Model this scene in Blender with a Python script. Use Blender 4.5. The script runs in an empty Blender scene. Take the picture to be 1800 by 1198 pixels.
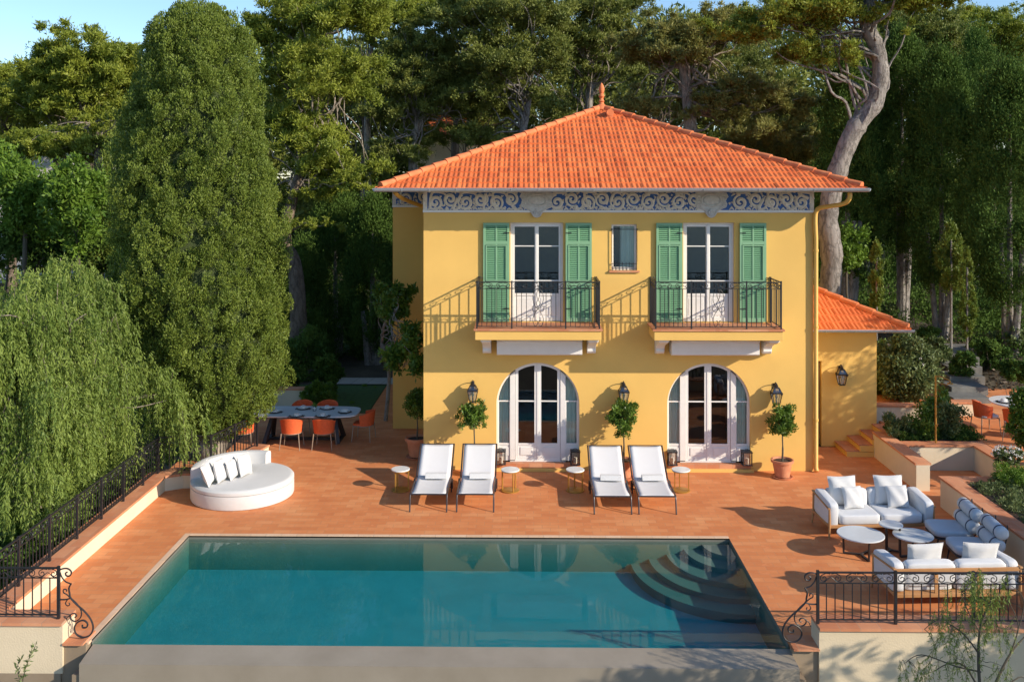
import bpy, math, random
import numpy as np
from mathutils import Vector, Matrix
R = math.radians
rng = np.random.default_rng(7)
random.seed(7)
scene = bpy.context.scene
C = scene.collection

# ------------------------------------------------------------ camera, sky, sun
CAMH, CAMD, FPX, HZ, YAW = 7.0, 23.0, 1700.0, 308.0, R(0.8)
cam_data = bpy.data.cameras.new("camera")
cam = bpy.data.objects.new("camera", cam_data); C.objects.link(cam)
cam.location = (0, -CAMD, CAMH)
cam.rotation_euler = (R(90), 0, YAW)
cam_data.sensor_width = 36.0
cam_data.lens = 36.0*FPX/1800.0
cam_data.shift_y = -(599.0-HZ)/1800.0
cam_data.clip_start = 0.1
cam_data.clip_end = 6000
scene.camera = cam
scene.render.resolution_x = 1024; scene.render.resolution_y = 681

SUNV = Vector((1.9, -1.0, 0.95)).normalized()      # towards the sun
SUN_EL = math.asin(SUNV.z)
w = bpy.data.worlds.new("World"); scene.world = w; w.use_nodes = True
nt = w.node_tree; nt.nodes.clear()
sky = nt.nodes.new('ShaderNodeTexSky'); sky.sky_type = 'NISHITA'; sky.sun_disc = False
sky.sun_elevation = SUN_EL
sky.sun_rotation = math.atan2(SUNV.x, SUNV.y)
sky.air_density = 1.0; sky.dust_density = 0.3; sky.ozone_density = 4.0
bg = nt.nodes.new('ShaderNodeBackground'); bg.inputs[1].default_value = 0.15
wo = nt.nodes.new('ShaderNodeOutputWorld')
nt.links.new(sky.outputs[0], bg.inputs[0]); nt.links.new(bg.outputs[0], wo.inputs[0])
sl = bpy.data.lights.new("sun", 'SUN'); sl.energy = 4.5; sl.angle = R(0.5); sl.color = (1.0, 0.87, 0.70)
so = bpy.data.objects.new("sun", sl); C.objects.link(so)
so.rotation_euler = SUNV.to_track_quat('Z', 'Y').to_euler(); so.location = (30, -20, 25)
scene.view_settings.view_transform = 'Standard'
scene.view_settings.look = 'None'
scene.view_settings.exposure = 0.42
scene.view_settings.gamma = 1
try:
    scene.cycles.max_bounces = 8; scene.cycles.transparent_max_bounces = 12
    scene.cycles.diffuse_bounces = 3; scene.cycles.glossy_bounces = 3
except Exception: pass

# measured layout: a point of the photograph at a known depth plane or height
def W(px, row, Y=None, z=None):
    u = (px-900.0)/FPX; v = (row-HZ)/FPX
    if Y is not None:
        t = (Y+CAMD)/(math.cos(YAW)+u*math.sin(YAW))
    else:
        t = (CAMH-z)/v
    return Vector((t*(-math.sin(YAW)+u*math.cos(YAW)), -CAMD+t*(math.cos(YAW)+u*math.sin(YAW)), CAMH-t*v))
def fx(px, Y=0.0): return W(px, 500, Y=Y).x
def fz(row, Y=0.0, px=1000): return W(px, row, Y=Y).z

# ------------------------------------------------------------ materials
def newmat(name):
    m = bpy.data.materials.new(name); m.use_nodes = True
    n = m.node_tree.nodes; b = n.get('Principled BSDF')
    return m, m.node_tree, b
def rgb(c): return (c[0], c[1], c[2], 1)
def mat(name, col, rough=0.7, metal=0.0, var=0.12, scale=6.0, bump=0.0, bscale=40.0, spec=0.5, col2=None, coords='Object', detail=6):
    m, t, b = newmat(name)
    L = t.links; N = t.nodes
    tc = N.new('ShaderNodeTexCoord')
    nz = N.new('ShaderNodeTexNoise'); nz.inputs['Scale'].default_value = scale; nz.inputs['Detail'].default_value = detail
    nz.inputs['Roughness'].default_value = 0.6
    L.new(tc.outputs[coords], nz.inputs['Vector'])
    rp = N.new('ShaderNodeValToRGB')
    c2 = col2 if col2 else tuple(min(1, c*(1+var)) for c in col)
    c1 = col if col2 else tuple(c*(1-var) for c in col)
    rp.color_ramp.elements[0].position = 0.3; rp.color_ramp.elements[1].position = 0.7
    rp.color_ramp.elements[0].color = rgb(c1); rp.color_ramp.elements[1].color = rgb(c2)
    L.new(nz.outputs['Fac'], rp.inputs[0]); L.new(rp.outputs[0], b.inputs['Base Color'])
    b.inputs['Roughness'].default_value = rough; b.inputs['Metallic'].default_value = metal
    b.inputs['Specular IOR Level'].default_value = spec
    if bump:
        n2 = N.new('ShaderNodeTexNoise'); n2.inputs['Scale'].default_value = bscale; n2.inputs['Detail'].default_value = 4
        L.new(tc.outputs[coords], n2.inputs['Vector'])
        bp = N.new('ShaderNodeBump'); bp.inputs['Strength'].default_value = bump; bp.inputs['Distance'].default_value = 0.02
        L.new(n2.outputs['Fac'], bp.inputs['Height']); L.new(bp.outputs[0], b.inputs['Normal'])
    return m
def leafmat(name, ca, cb, trans=0.25, rough=0.55, spec=0.35):
    m, t, b = newmat(name); N = t.nodes; L = t.links
    at = N.new('ShaderNodeAttribute'); at.attribute_name = 'tint'
    rp = N.new('ShaderNodeValToRGB'); rp.color_ramp.elements[0].color = rgb(ca); rp.color_ramp.elements[1].color = rgb(cb)
    L.new(at.outputs['Fac'], rp.inputs[0]); L.new(rp.outputs[0], b.inputs['Base Color'])
    b.inputs['Roughness'].default_value = rough; b.inputs['Specular IOR Level'].default_value = spec
    tr = N.new('ShaderNodeBsdfTranslucent'); L.new(rp.outputs[0], tr.inputs[0])
    mx = N.new('ShaderNodeMixShader'); mx.inputs[0].default_value = trans
    L.new(b.outputs[0], mx.inputs[1]); L.new(tr.outputs[0], mx.inputs[2])
    L.new(mx.outputs[0], N['Material Output'].inputs[0])
    return m
def tilemat(name, ca, cb, cc, mortar, bw, bh, rot=0, bump=0.35, rough=0.75, msize=0.012):
    m, t, b = newmat(name); N = t.nodes; L = t.links
    tc = N.new('ShaderNodeTexCoord'); mp = N.new('ShaderNodeMapping'); mp.inputs['Rotation'].default_value = (0, 0, rot)
    L.new(tc.outputs['Object'], mp.inputs[0])
    br = N.new('ShaderNodeTexBrick'); br.inputs['Scale'].default_value = 1
    br.inputs['Brick Width'].default_value = bw; br.inputs['Row Height'].default_value = bh
    br.inputs['Mortar Size'].default_value = msize*bh; br.inputs['Mortar Smooth'].default_value = 0.3; br.inputs['Bias'].default_value = 0.0
    br.inputs['Color1'].default_value = (0, 0, 0, 1); br.inputs['Color2'].default_value = (1, 1, 1, 1); br.inputs['Mortar'].default_value = (0.5, 0.5, 0.5, 1)
    L.new(mp.outputs[0], br.inputs['Vector'])
    rp = N.new('ShaderNodeValToRGB'); e = rp.color_ramp.elements
    e[0].color = rgb(ca); e[1].color = rgb(cc); e2 = e.new(0.5); e2.color = rgb(cb)
    nz = N.new('ShaderNodeTexNoise'); nz.inputs['Scale'].default_value = 1.1; nz.inputs['Detail'].default_value = 8; nz.inputs['Roughness'].default_value = 0.65
    L.new(mp.outputs[0], nz.inputs['Vector'])
    ad = N.new('ShaderNodeMath'); ad.operation = 'MULTIPLY_ADD'; ad.inputs[1].default_value = 0.46
    L.new(br.outputs['Color'], ad.inputs[0])
    sb = N.new('ShaderNodeMapRange'); sb.inputs[1].default_value = 0.3; sb.inputs[2].default_value = 0.7; sb.inputs[3].default_value = 0; sb.inputs[4].default_value = 0.55
    L.new(nz.outputs['Fac'], sb.inputs[0]); L.new(sb.outputs[0], ad.inputs[2])
    L.new(ad.outputs[0], rp.inputs[0])
    # pale scuffs
    n3 = N.new('ShaderNodeTexNoise'); n3.inputs['Scale'].default_value = 5; n3.inputs['Detail'].default_value = 9; n3.inputs['Roughness'].default_value = 0.7
    L.new(mp.outputs[0], n3.inputs['Vector'])
    r3 = N.new('ShaderNodeMapRange'); r3.inputs[1].default_value = 0.56; r3.inputs[2].default_value = 0.72; r3.inputs[3].default_value = 0; r3.inputs[4].default_value = 0.45
    L.new(n3.outputs['Fac'], r3.inputs[0])
    mxp = N.new('ShaderNodeMixRGB'); mxp.inputs[2].default_value = rgb(tuple(min(1, c*1.25+0.06) for c in cb))
    L.new(r3.outputs[0], mxp.inputs[0]); L.new(rp.outputs[0], mxp.inputs[1])
    mx = N.new('ShaderNodeMixRGB'); mx.inputs[2].default_value = rgb(mortar)
    L.new(br.outputs['Fac'], mx.inputs[0]); L.new(mxp.outputs[0], mx.inputs[1]); L.new(mx.outputs[0], b.inputs['Base Color'])
    b.inputs['Roughness'].default_value = rough; b.inputs['Specular IOR Level'].default_value = 0.3
    inv = N.new('ShaderNodeMath'); inv.operation = 'SUBTRACT'; inv.inputs[0].default_value = 1; L.new(br.outputs['Fac'], inv.inputs[1])
    bp = N.new('ShaderNodeBump'); bp.inputs['Strength'].default_value = bump; bp.inputs['Distance'].default_value = 0.01
    L.new(inv.outputs[0], bp.inputs['Height']); L.new(bp.outputs[0], b.inputs['Normal'])
    return m
def glassmat(name, tint=(0.8, 0.85, 0.85), base_refl=0.12):
    m, t, b = newmat(name); N = t.nodes; L = t.links; N.remove(b)
    tr = N.new('ShaderNodeBsdfTransparent'); tr.inputs[0].default_value = rgb(tint)
    gl = N.new('ShaderNodeBsdfGlossy'); gl.inputs['Roughness'].default_value = 0.02
    fr = N.new('ShaderNodeFresnel'); fr.inputs[0].default_value = 1.5
    ad = N.new('ShaderNodeMath'); ad.operation = 'ADD'; ad.inputs[1].default_value = base_refl; ad.use_clamp = True
    L.new(fr.outputs[0], ad.inputs[0])
    mx = N.new('ShaderNodeMixShader'); L.new(ad.outputs[0], mx.inputs[0]); L.new(tr.outputs[0], mx.inputs[1]); L.new(gl.outputs[0], mx.inputs[2])
    L.new(mx.outputs[0], N['Material Output'].inputs[0])
    return m

M = {}
M['stucco'] = mat('yellow_stucco', (0.775, 0.49, 0.142), 0.9, var=0.055, scale=0.7, bump=0.2, bscale=60, spec=0.2, detail=10)
M['cream'] = mat('cream_render', (0.70, 0.60, 0.44), 0.9, var=0.06, scale=1.5, bump=0.2, bscale=50, spec=0.2)
M['beige'] = mat('beige_render', (0.66, 0.555, 0.39), 0.9, var=0.08, scale=1.2, bump=0.25, bscale=40, spec=0.2)
M['roof'] = mat('terracotta_roof', (0.66, 0.145, 0.038), 0.75, var=0.0, scale=9, bump=0.1, bscale=30, spec=0.3, col2=(0.84, 0.24, 0.07))
def tilecol(name, ca, cb):
    m, t, b = newmat(name); N = t.nodes; L = t.links
    at_ = N.new('ShaderNodeAttribute'); at_.attribute_name = 'tint'
    tc = N.new('ShaderNodeTexCoord'); nz = N.new('ShaderNodeTexNoise'); nz.inputs['Scale'].default_value = 1.3; nz.inputs['Detail'].default_value = 8; L.new(tc.outputs['Object'], nz.inputs['Vector'])
    ad = N.new('ShaderNodeMath'); ad.operation = 'MULTIPLY_ADD'; ad.inputs[1].default_value = .6; L.new(at_.outputs['Fac'], ad.inputs[0])
    mr = N.new('ShaderNodeMapRange'); mr.inputs[1].default_value = .35; mr.inputs[2].default_value = .7; mr.inputs[3].default_value = 0; mr.inputs[4].default_value = .4; L.new(nz.outputs['Fac'], mr.inputs[0]); L.new(mr.outputs[0], ad.inputs[2])
    rp = N.new('ShaderNodeValToRGB'); rp.color_ramp.elements[0].color = rgb(ca); rp.color_ramp.elements[1].color = rgb(cb)
    L.new(ad.outputs[0], rp.inputs[0]); L.new(rp.outputs[0], b.inputs['Base Color']); b.inputs['Roughness'].default_value = .75; b.inputs['Specular IOR Level'].default_value = .25
    return m
M['roof'] = tilecol('terracotta_roof', (0.53, 0.115, 0.033), (0.78, 0.215, 0.062))
M['ridge'] = mat('ridge_tile', (0.55, 0.15, 0.055), 0.75, scale=5, bump=0.1, col2=(0.74, 0.25, 0.10), spec=0.3)
M['zinc'] = mat('zinc', (0.40, 0.43, 0.46), 0.45, metal=0.35, var=0.08, scale=3)
M['soffit'] = mat('soffit_paint', (0.50, 0.44, 0.33), 0.8, var=0.05)
M['white'] = mat('white_paint', (0.78, 0.76, 0.72), 0.55, var=0.03, scale=3)
M['woodwhite'] = mat('window_paint', (0.78, 0.765, 0.73), 0.5, var=0.04, scale=4)
M['shutter'] = mat('green_shutter', (0.215, 0.41, 0.24), 0.55, var=0.05, scale=3)
M['louver'] = mat('green_louver', (0.155, 0.34, 0.19), 0.55, var=0.05, scale=3)
M['blue'] = mat('frieze_blue', (0.05, 0.14, 0.40), 0.7, var=0.15, scale=4)
M['relief'] = mat('frieze_plaster', (0.70, 0.65, 0.57), 0.8, var=0.12, scale=14, bump=0.3, bscale=30)
M['stone'] = mat('carved_stone', (0.60, 0.58, 0.55), 0.85, var=0.15, scale=12, bump=0.4, bscale=25)
M['pipe'] = mat('yellow_pipe', (0.72, 0.43, 0.10), 0.5, var=0.04)
M['iron'] = mat('black_iron', (0.018, 0.017, 0.020), 0.45, var=0.2, scale=8, spec=0.5)
M['paving'] = tilemat('terracotta_paving', (0.55, 0.175, 0.062), (0.65, 0.235, 0.085), (0.73, 0.33, 0.14), (0.50, 0.235, 0.12), 0.33, 0.165, bump=0.3, msize=0.03)
M['cap'] = tilemat('terracotta_cap', (0.46, 0.16, 0.075), (0.58, 0.24, 0.12), (0.70, 0.36, 0.20), (0.46, 0.28, 0.18), 0.3, 0.5, bump=0.3)
M['coping'] = tilemat('pool_coping', (0.62, 0.40, 0.25), (0.70, 0.47, 0.31), (0.76, 0.56, 0.40), (0.50, 0.36, 0.26), 0.3, 0.5, bump=0.2)
M['plaster'] = mat('pool_plaster', (0.26, 0.33, 0.33), 0.9, var=0.08, scale=1.5)
M['weir'] = mat('pool_weir_stone', (0.25, 0.215, 0.165), 0.5, var=0.10, scale=1.2, bump=0.04, col2=(0.31, 0.27, 0.215))
M['weirwall'] = mat('pool_outer_wall', (0.24, 0.18, 0.12), 0.8, var=0.1, scale=1.2, col2=(0.31, 0.245, 0.17))
M['glass'] = glassmat('window_glass', (0.80, 0.86, 0.84), 0.05)
M['lampglass'] = glassmat('lantern_glass', (0.9, 0.92, 0.92), 0.15)
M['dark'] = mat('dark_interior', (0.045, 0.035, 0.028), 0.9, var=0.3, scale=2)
M['redwood'] = mat('interior_wood', (0.10, 0.045, 0.03), 0.7, var=0.3, scale=2)
M['curtain'] = mat('pale_curtain', (0.78, 0.82, 0.74), 0.9, var=0.06, scale=2)
M['terracotta'] = mat('terracotta_pot', (0.50, 0.185, 0.09), 0.85, scale=7, bump=0.2, col2=(0.62, 0.28, 0.15))
M['soil'] = mat('soil', (0.06, 0.04, 0.028), 0.95, var=0.3, scale=12, bump=0.6)
M['fabric'] = mat('white_fabric', (0.62, 0.62, 0.615), 0.9, var=0.03, scale=3, bump=0.3, bscale=220, spec=0.2)
M['sling'] = mat('white_sling', (0.70, 0.70, 0.71), 0.8, var=0.02, scale=3, bump=0.15, bscale=260, spec=0.2)
M['greyfabric'] = mat('pale_grey_fabric', (0.50, 0.545, 0.59), 0.9, var=0.05, scale=3, bump=0.3, bscale=220, spec=0.2)
M['offwhite'] = mat('offwhite_cushion', (0.66, 0.675, 0.69), 0.9, var=0.04, scale=3, bump=0.3, bscale=200, spec=0.2)
M['strap'] = mat('navy_strap', (0.03, 0.045, 0.09), 0.7, var=0.1)
M['teak'] = mat('teak', (0.40, 0.19, 0.07), 0.55, scale=3, col2=(0.52, 0.27, 0.11))
M['graphite'] = mat('graphite_metal', (0.045, 0.04, 0.045), 0.4, metal=0.3, var=0.1)
M['brass'] = mat('aged_brass', (0.46, 0.235, 0.045), 0.45, metal=0.4, var=0.15, scale=6)
M['marble'] = mat('white_marble', (0.72, 0.72, 0.70), 0.25, scale=5, col2=(0.80, 0.80, 0.79))
M['bluegrey'] = mat('pale_stone_top', (0.60, 0.64, 0.66), 0.3, var=0.06, scale=4)
M['orange'] = mat('orange_rope', (0.68, 0.115, 0.03), 0.75, var=0.12, scale=20)
M['taupe'] = mat('taupe_metal', (0.30, 0.23, 0.17), 0.5, var=0.1)
M['darkwood'] = mat('dark_wood', (0.03, 0.022, 0.02), 0.5, var=0.2)
M['plate'] = mat('white_china', (0.80, 0.80, 0.78), 0.2, var=0.01)
M['charger'] = mat('dark_charger', (0.03, 0.03, 0.035), 0.4, var=0.1)
M['candle'] = mat('candle_wax', (0.80, 0.76, 0.66), 0.6, var=0.02)
def barkmat(name, ca, cb, plate=9.0):
    m, t, b = newmat(name); N = t.nodes; L = t.links
    tc = N.new('ShaderNodeTexCoord'); mp = N.new('ShaderNodeMapping'); mp.inputs['Scale'].default_value = (1, 1, .38); L.new(tc.outputs['Object'], mp.inputs[0])
    nz = N.new('ShaderNodeTexNoise'); nz.inputs['Scale'].default_value = plate*.6; nz.inputs['Detail'].default_value = 8; nz.inputs['Roughness'].default_value = .7; L.new(mp.outputs[0], nz.inputs['Vector'])
    mxv = N.new('ShaderNodeMixRGB'); mxv.inputs[0].default_value = .3; L.new(mp.outputs[0], mxv.inputs[1]); L.new(nz.outputs['Color'], mxv.inputs[2])
    vo = N.new('ShaderNodeTexVoronoi'); vo.feature = 'DISTANCE_TO_EDGE'; vo.inputs['Scale'].default_value = plate; L.new(mxv.outputs[0], vo.inputs['Vector'])
    mr = N.new('ShaderNodeMapRange'); mr.inputs[1].default_value = 0; mr.inputs[2].default_value = .09; L.new(vo.outputs['Distance'], mr.inputs[0])
    mu = N.new('ShaderNodeMath'); mu.operation = 'MULTIPLY_ADD'; mu.inputs[1].default_value = .22; L.new(mr.outputs[0], mu.inputs[0])
    sc = N.new('ShaderNodeMath'); sc.operation = 'MULTIPLY'; sc.inputs[1].default_value = .95; L.new(nz.outputs['Fac'], sc.inputs[0]); L.new(sc.outputs[0], mu.inputs[2])
    rp = N.new('ShaderNodeValToRGB'); rp.color_ramp.elements[0].color = rgb(ca); rp.color_ramp.elements[0].position = .25; rp.color_ramp.elements[1].color = rgb(cb); rp.color_ramp.elements[1].position = .95
    L.new(mu.outputs[0], rp.inputs[0]); L.new(rp.outputs[0], b.inputs['Base Color']); b.inputs['Roughness'].default_value = .95; b.inputs['Specular IOR Level'].default_value = .15
    bp = N.new('ShaderNodeBump'); bp.inputs['Strength'].default_value = 1; bp.inputs['Distance'].default_value = .05; L.new(mu.outputs[0], bp.inputs['Height']); L.new(bp.outputs[0], b.inputs['Normal'])
    return m
M['bark'] = barkmat('pine_bark', (0.05, 0.038, 0.028), (0.27, 0.21, 0.16))
M['palebark'] = barkmat('pale_bark', (0.11, 0.09, 0.07), (0.44, 0.38, 0.31))
M['greybark'] = barkmat('grey_bark', (0.075, 0.068, 0.06), (0.38, 0.35, 0.32), 7.5)
M['twig'] = mat('twig', (0.10, 0.085, 0.06), 0.9, var=0.2)
M['concrete'] = mat('pale_stone_slab', (0.42, 0.38, 0.31), 0.85, var=0.12, scale=3, bump=0.2)
M['slate'] = mat('slate_slab', (0.11, 0.11, 0.10), .85, scale=3, bump=.3, col2=(.19, .185, .17))
M['farwhite'] = mat('far_white_wall', (0.62, 0.60, 0.60), 0.9, var=0.05)
M['lawn'] = mat('lawn_base', (0.035, 0.075, 0.018), 0.95, var=0.3, scale=8, bump=0.7, bscale=60, col2=(0.06, 0.12, 0.025))
M['lcyp'] = leafmat('cypress_foliage', (0.075, 0.125, 0.014), (0.235, 0.30, 0.05), 0.28)
M['lpine'] = leafmat('pine_foliage', (0.12, 0.175, 0.018), (0.33, 0.37, 0.048), 0.32)
M['lpine2'] = leafmat('dull_pine_foliage', (0.105, 0.14, 0.026), (0.26, 0.29, 0.06), 0.3)
M['lpine3'] = leafmat('khaki_pine_foliage', (0.15, 0.16, 0.035), (0.32, 0.31, 0.085), 0.3)
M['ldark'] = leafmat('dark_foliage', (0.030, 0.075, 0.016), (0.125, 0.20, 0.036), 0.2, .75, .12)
M['lpep'] = leafmat('pepper_foliage', (0.095, 0.165, 0.025), (0.29, 0.375, 0.08), 0.38)
M['lbright'] = leafmat('bright_foliage', (0.07, 0.15, 0.015), (0.20, 0.32, 0.04), 0.35)
M['lbay'] = leafmat('bay_foliage', (0.045, 0.10, 0.012), (0.16, 0.26, 0.035), 0.25, 0.4)
M['lolive'] = leafmat('olive_shrub_foliage', (0.07, 0.11, 0.035), (0.20, 0.25, 0.09), 0.25)
M['lflower'] = leafmat('white_petals', (0.65, 0.65, 0.62), (0.8, 0.8, 0.78), 0.2)
M['litter'] = leafmat('leaf_litter', (0.045, 0.03, 0.018), (0.15, 0.10, 0.055), 0.1)

# ------------------------------------------------------------ mesh builder
class MB:
    def __init__(s): s.v = []; s.f = []; s.n = 0
    def add(s, vs, fs):
        vs = np.asarray(vs, dtype=float).reshape(-1, 3)
        b = s.n; s.v.append(vs); s.f += [tuple(b+i for i in f) for f in fs]; s.n += len(vs); return s
    def box(s, x0, x1, y0, y1, z0, z1):
        vs = [(x, y, z) for z in (z0, z1) for y in (y0, y1) for x in (x0, x1)]
        return s.add(vs, [(0, 2, 3, 1), (4, 5, 7, 6), (0, 1, 5, 4), (2, 6, 7, 3), (0, 4, 6, 2), (1, 3, 7, 5)])
    def obox(s, p0, p1, w, h, up=Vector((0, 0, 1))):
        p0 = Vector(p0); p1 = Vector(p1); d = (p1-p0).normalized()
        sd = d.cross(up)
        if sd.length < 1e-4: sd = d.cross(Vector((1, 0, 0)))
        sd.normalize(); u = sd.cross(d).normalized()
        vs = []
        for p in (p0, p1):
            for a, b in ((-1, -1), (1, -1), (1, 1), (-1, 1)):
                vs.append(p+sd*(a*w/2)+u*(b*h/2))
        return s.add(vs, [(0, 1, 2, 3), (7, 6, 5, 4), (0, 4, 5, 1), (1, 5, 6, 2), (2, 6, 7, 3), (3, 7, 4, 0)])
    def quad(s, a, b, c, d): return s.add([a, b, c, d], [(0, 1, 2, 3)])
    def tube(s, pts, r, n=8, cap=True):
        pts = [Vector(p) for p in pts]; k = len(pts)
        rs = r if hasattr(r, '__len__') else [r]*k
        vs = []; prev = None
        for i, p in enumerate(pts):
            d = (pts[min(i+1, k-1)]-pts[max(i-1, 0)])
            if d.length < 1e-9: d = Vector((0, 0, 1))
            d.normalize()
            if prev is None:
                a = Vector((0, 0, 1)) if abs(d.z) < 0.9 else Vector((1, 0, 0))
                x = d.cross(a).normalized()
            else:
                x = (prev-d*prev.dot(d))
                if x.length < 1e-6: x = d.orthogonal()
                x.normalize()
            prev = x; y = d.cross(x)
            for j in range(n):
                t = 2*math.pi*j/n
                vs.append(p+(x*math.cos(t)+y*math.sin(t))*rs[i])
        fs = []
        for i in range(k-1):
            for j in range(n):
                fs.append((i*n+j, i*n+(j+1) % n, (i+1)*n+(j+1) % n, (i+1)*n+j))
        if cap:
            fs.append(tuple(reversed(range(n)))); fs.append(tuple((k-1)*n+j for j in range(n)))
        return s.add(vs, fs)
    def lathe(s, prof, c=(0, 0, 0), n=24, capb=True, capt=True):
        vs = [(c[0]+r*math.cos(2*math.pi*j/n), c[1]+r*math.sin(2*math.pi*j/n), c[2]+z) for r, z in prof for j in range(n)]
        fs = []
        for i in range(len(prof)-1):
            for j in range(n):
                fs.append((i*n+j, i*n+(j+1) % n, (i+1)*n+(j+1) % n, (i+1)*n+j))
        if capb: fs.append(tuple(reversed(range(n))))
        if capt: fs.append(tuple((len(prof)-1)*n+j for j in range(n)))
        return s.add(vs, fs)
    def prism(s, poly, a, b, axis='z'):
        def mk(p, h):
            return (p[0], p[1], h) if axis == 'z' else ((p[0], h, p[1]) if axis == 'y' else (h, p[0], p[1]))
        n = len(poly)
        vs = [mk(p, a) for p in poly]+[mk(p, b) for p in poly]
        fs = [tuple(reversed(range(n))), tuple(range(n, 2*n))]+[(i, (i+1) % n, n+(i+1) % n, n+i) for i in range(n)]
        return s.add(vs, fs)
    def cushion(s, c, size, mat3=None, e=0.45, n=16, puff=1.0):
        # soft box: superellipsoid
        sx, sy, sz = size[0]/2, size[1]/2, size[2]/2
        vs = []; fs = []
        def sp(x, p): return math.copysign(abs(x)**p, x)
        for i in range(n+1):
            ph = -math.pi/2+math.pi*i/n
            for j in range(2*n):
                th = 2*math.pi*j/(2*n)
                v = Vector((sx*sp(math.cos(ph), e*0.9)*sp(math.cos(th), e), sy*sp(math.cos(ph), e*0.9)*sp(math.sin(th), e), sz*sp(math.sin(ph), min(1, e*puff))))
                if mat3 is not None: v = mat3 @ v
                vs.append(v+Vector(c))
        m = 2*n
        for i in range(n):
            for j in range(m):
                fs.append((i*m+j, i*m+(j+1) % m, (i+1)*m+(j+1) % m, (i+1)*m+j))
        return s.add(vs, fs)
    def pillow(s, c, w, h, t, mat3=None, n=14):
        # sewn square pillow: thick in the middle, pinched at the seams, pointed corners. w along x, h along z, t along y
        vs = []; fs = []
        for side in (1, -1):
            b = len(vs)
            for i in range(n+1):
                for j in range(n+1):
                    a = i/n*2-1; bb = j/n*2-1
                    th = ((1-a*a)*(1-bb*bb))**0.38
                    pin = 1-0.05*(1-abs(a)**2)*abs(bb)**3-0.04*abs(a*bb)**6
                    pin2 = 1-0.07*(1-abs(bb)**2)*abs(a)**3
                    v = Vector((a*w/2*pin2, side*t/2*th+0.012*math.sin(5*a+3*bb)*th, bb*h/2*pin))
                    if mat3 is not None: v = mat3 @ v
                    vs.append(v+Vector(c))
            for i in range(n):
                for j in range(n):
                    q = (b+i*(n+1)+j, b+(i+1)*(n+1)+j, b+(i+1)*(n+1)+j+1, b+i*(n+1)+j+1)
                    fs.append(q if side < 0 else tuple(reversed(q)))
        return s.add(vs, fs)
    def mesh(s, name, off=None):
        me = bpy.data.meshes.new(name)
        V = np.concatenate(s.v) if s.v else np.zeros((0, 3))
        if off is not None: V = V-np.array(off)
        me.from_pydata(V.tolist(), [], s.f); me.update()
        return me

def obj(name, mb, m, parent=None, smooth=False, bevel=0, local=False, angle=40):
    off = None
    if parent is not None and not local and 'org' in META.get(parent.name, {}): off = META[parent.name]['org']
    me = mb.mesh(name, off) if isinstance(mb, MB) else mb
    if m: me.materials.append(m)
    o = bpy.data.objects.new(name, me); C.objects.link(o)
    if parent: o.parent = parent; META[o.name] = dict(META.get(parent.name, {}))
    if smooth:
        for p in me.polygons: p.use_smooth = True
        try:
            me.set_sharp_from_angle(angle=R(angle))
        except Exception: pass
    if bevel:
        b = o.modifiers.new('bevel', 'BEVEL'); b.width = bevel; b.segments = 2; b.limit_method = 'ANGLE'
    return o
META = {}
def thing(name, label, cat, loc=(0, 0, 0), rz=0, group=None, world=False):
    o = bpy.data.objects.new(name, None); C.objects.link(o)
    o.empty_display_size = 0.2
    o.location = loc; o.rotation_euler = (0, 0, rz); o['label'] = label; o['category'] = cat
    if group: o['group'] = group
    if world: META[o.name] = {'org': tuple(loc)}
    return o
def tag(o, label, cat, group=None, kind=None):
    o['label'] = label; o['category'] = cat
    if group: o['group'] = group
    if kind: o['kind'] = kind
    return o
def struct(name, mb, m, label=None, cat=None, smooth=False):
    o = obj(name, mb, m, smooth=smooth); o['kind'] = 'structure'; o['label'] = label or name.replace('_', ' ')
    if cat: o['category'] = cat
    return o
KIDS = {}
def dup(root, loc, rz=0, label=None, scale=None, group=None):
    def cp(o, par):
        c = o.copy(); C.objects.link(c); c.parent = par
        for ch in list(o.children): cp(ch, c)
        return c
    r = cp(root, None); r.location = loc; r.rotation_euler = (0, 0, rz)
    if scale is not None: r.scale = (scale,)*3 if not hasattr(scale, '__len__') else scale
    if label: r['label'] = label
    if group: r['group'] = group
    return r
def catmull(pts, k=6):
    pts = [Vector(p) for p in pts]; out = []
    for i in range(len(pts)-1):
        p0 = pts[max(i-1, 0)]; p1 = pts[i]; p2 = pts[i+1]; p3 = pts[min(i+2, len(pts)-1)]
        for j in range(k):
            t = j/k
            out.append(0.5*((2*p1)+(p2-p0)*t+(2*p0-5*p1+4*p2-p3)*t*t+(3*p1-p0-3*p2+p3)*t**3))
    out.append(pts[-1]); return out
def interp(xs, ys, x): return float(np.interp(x, xs, ys))

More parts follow.
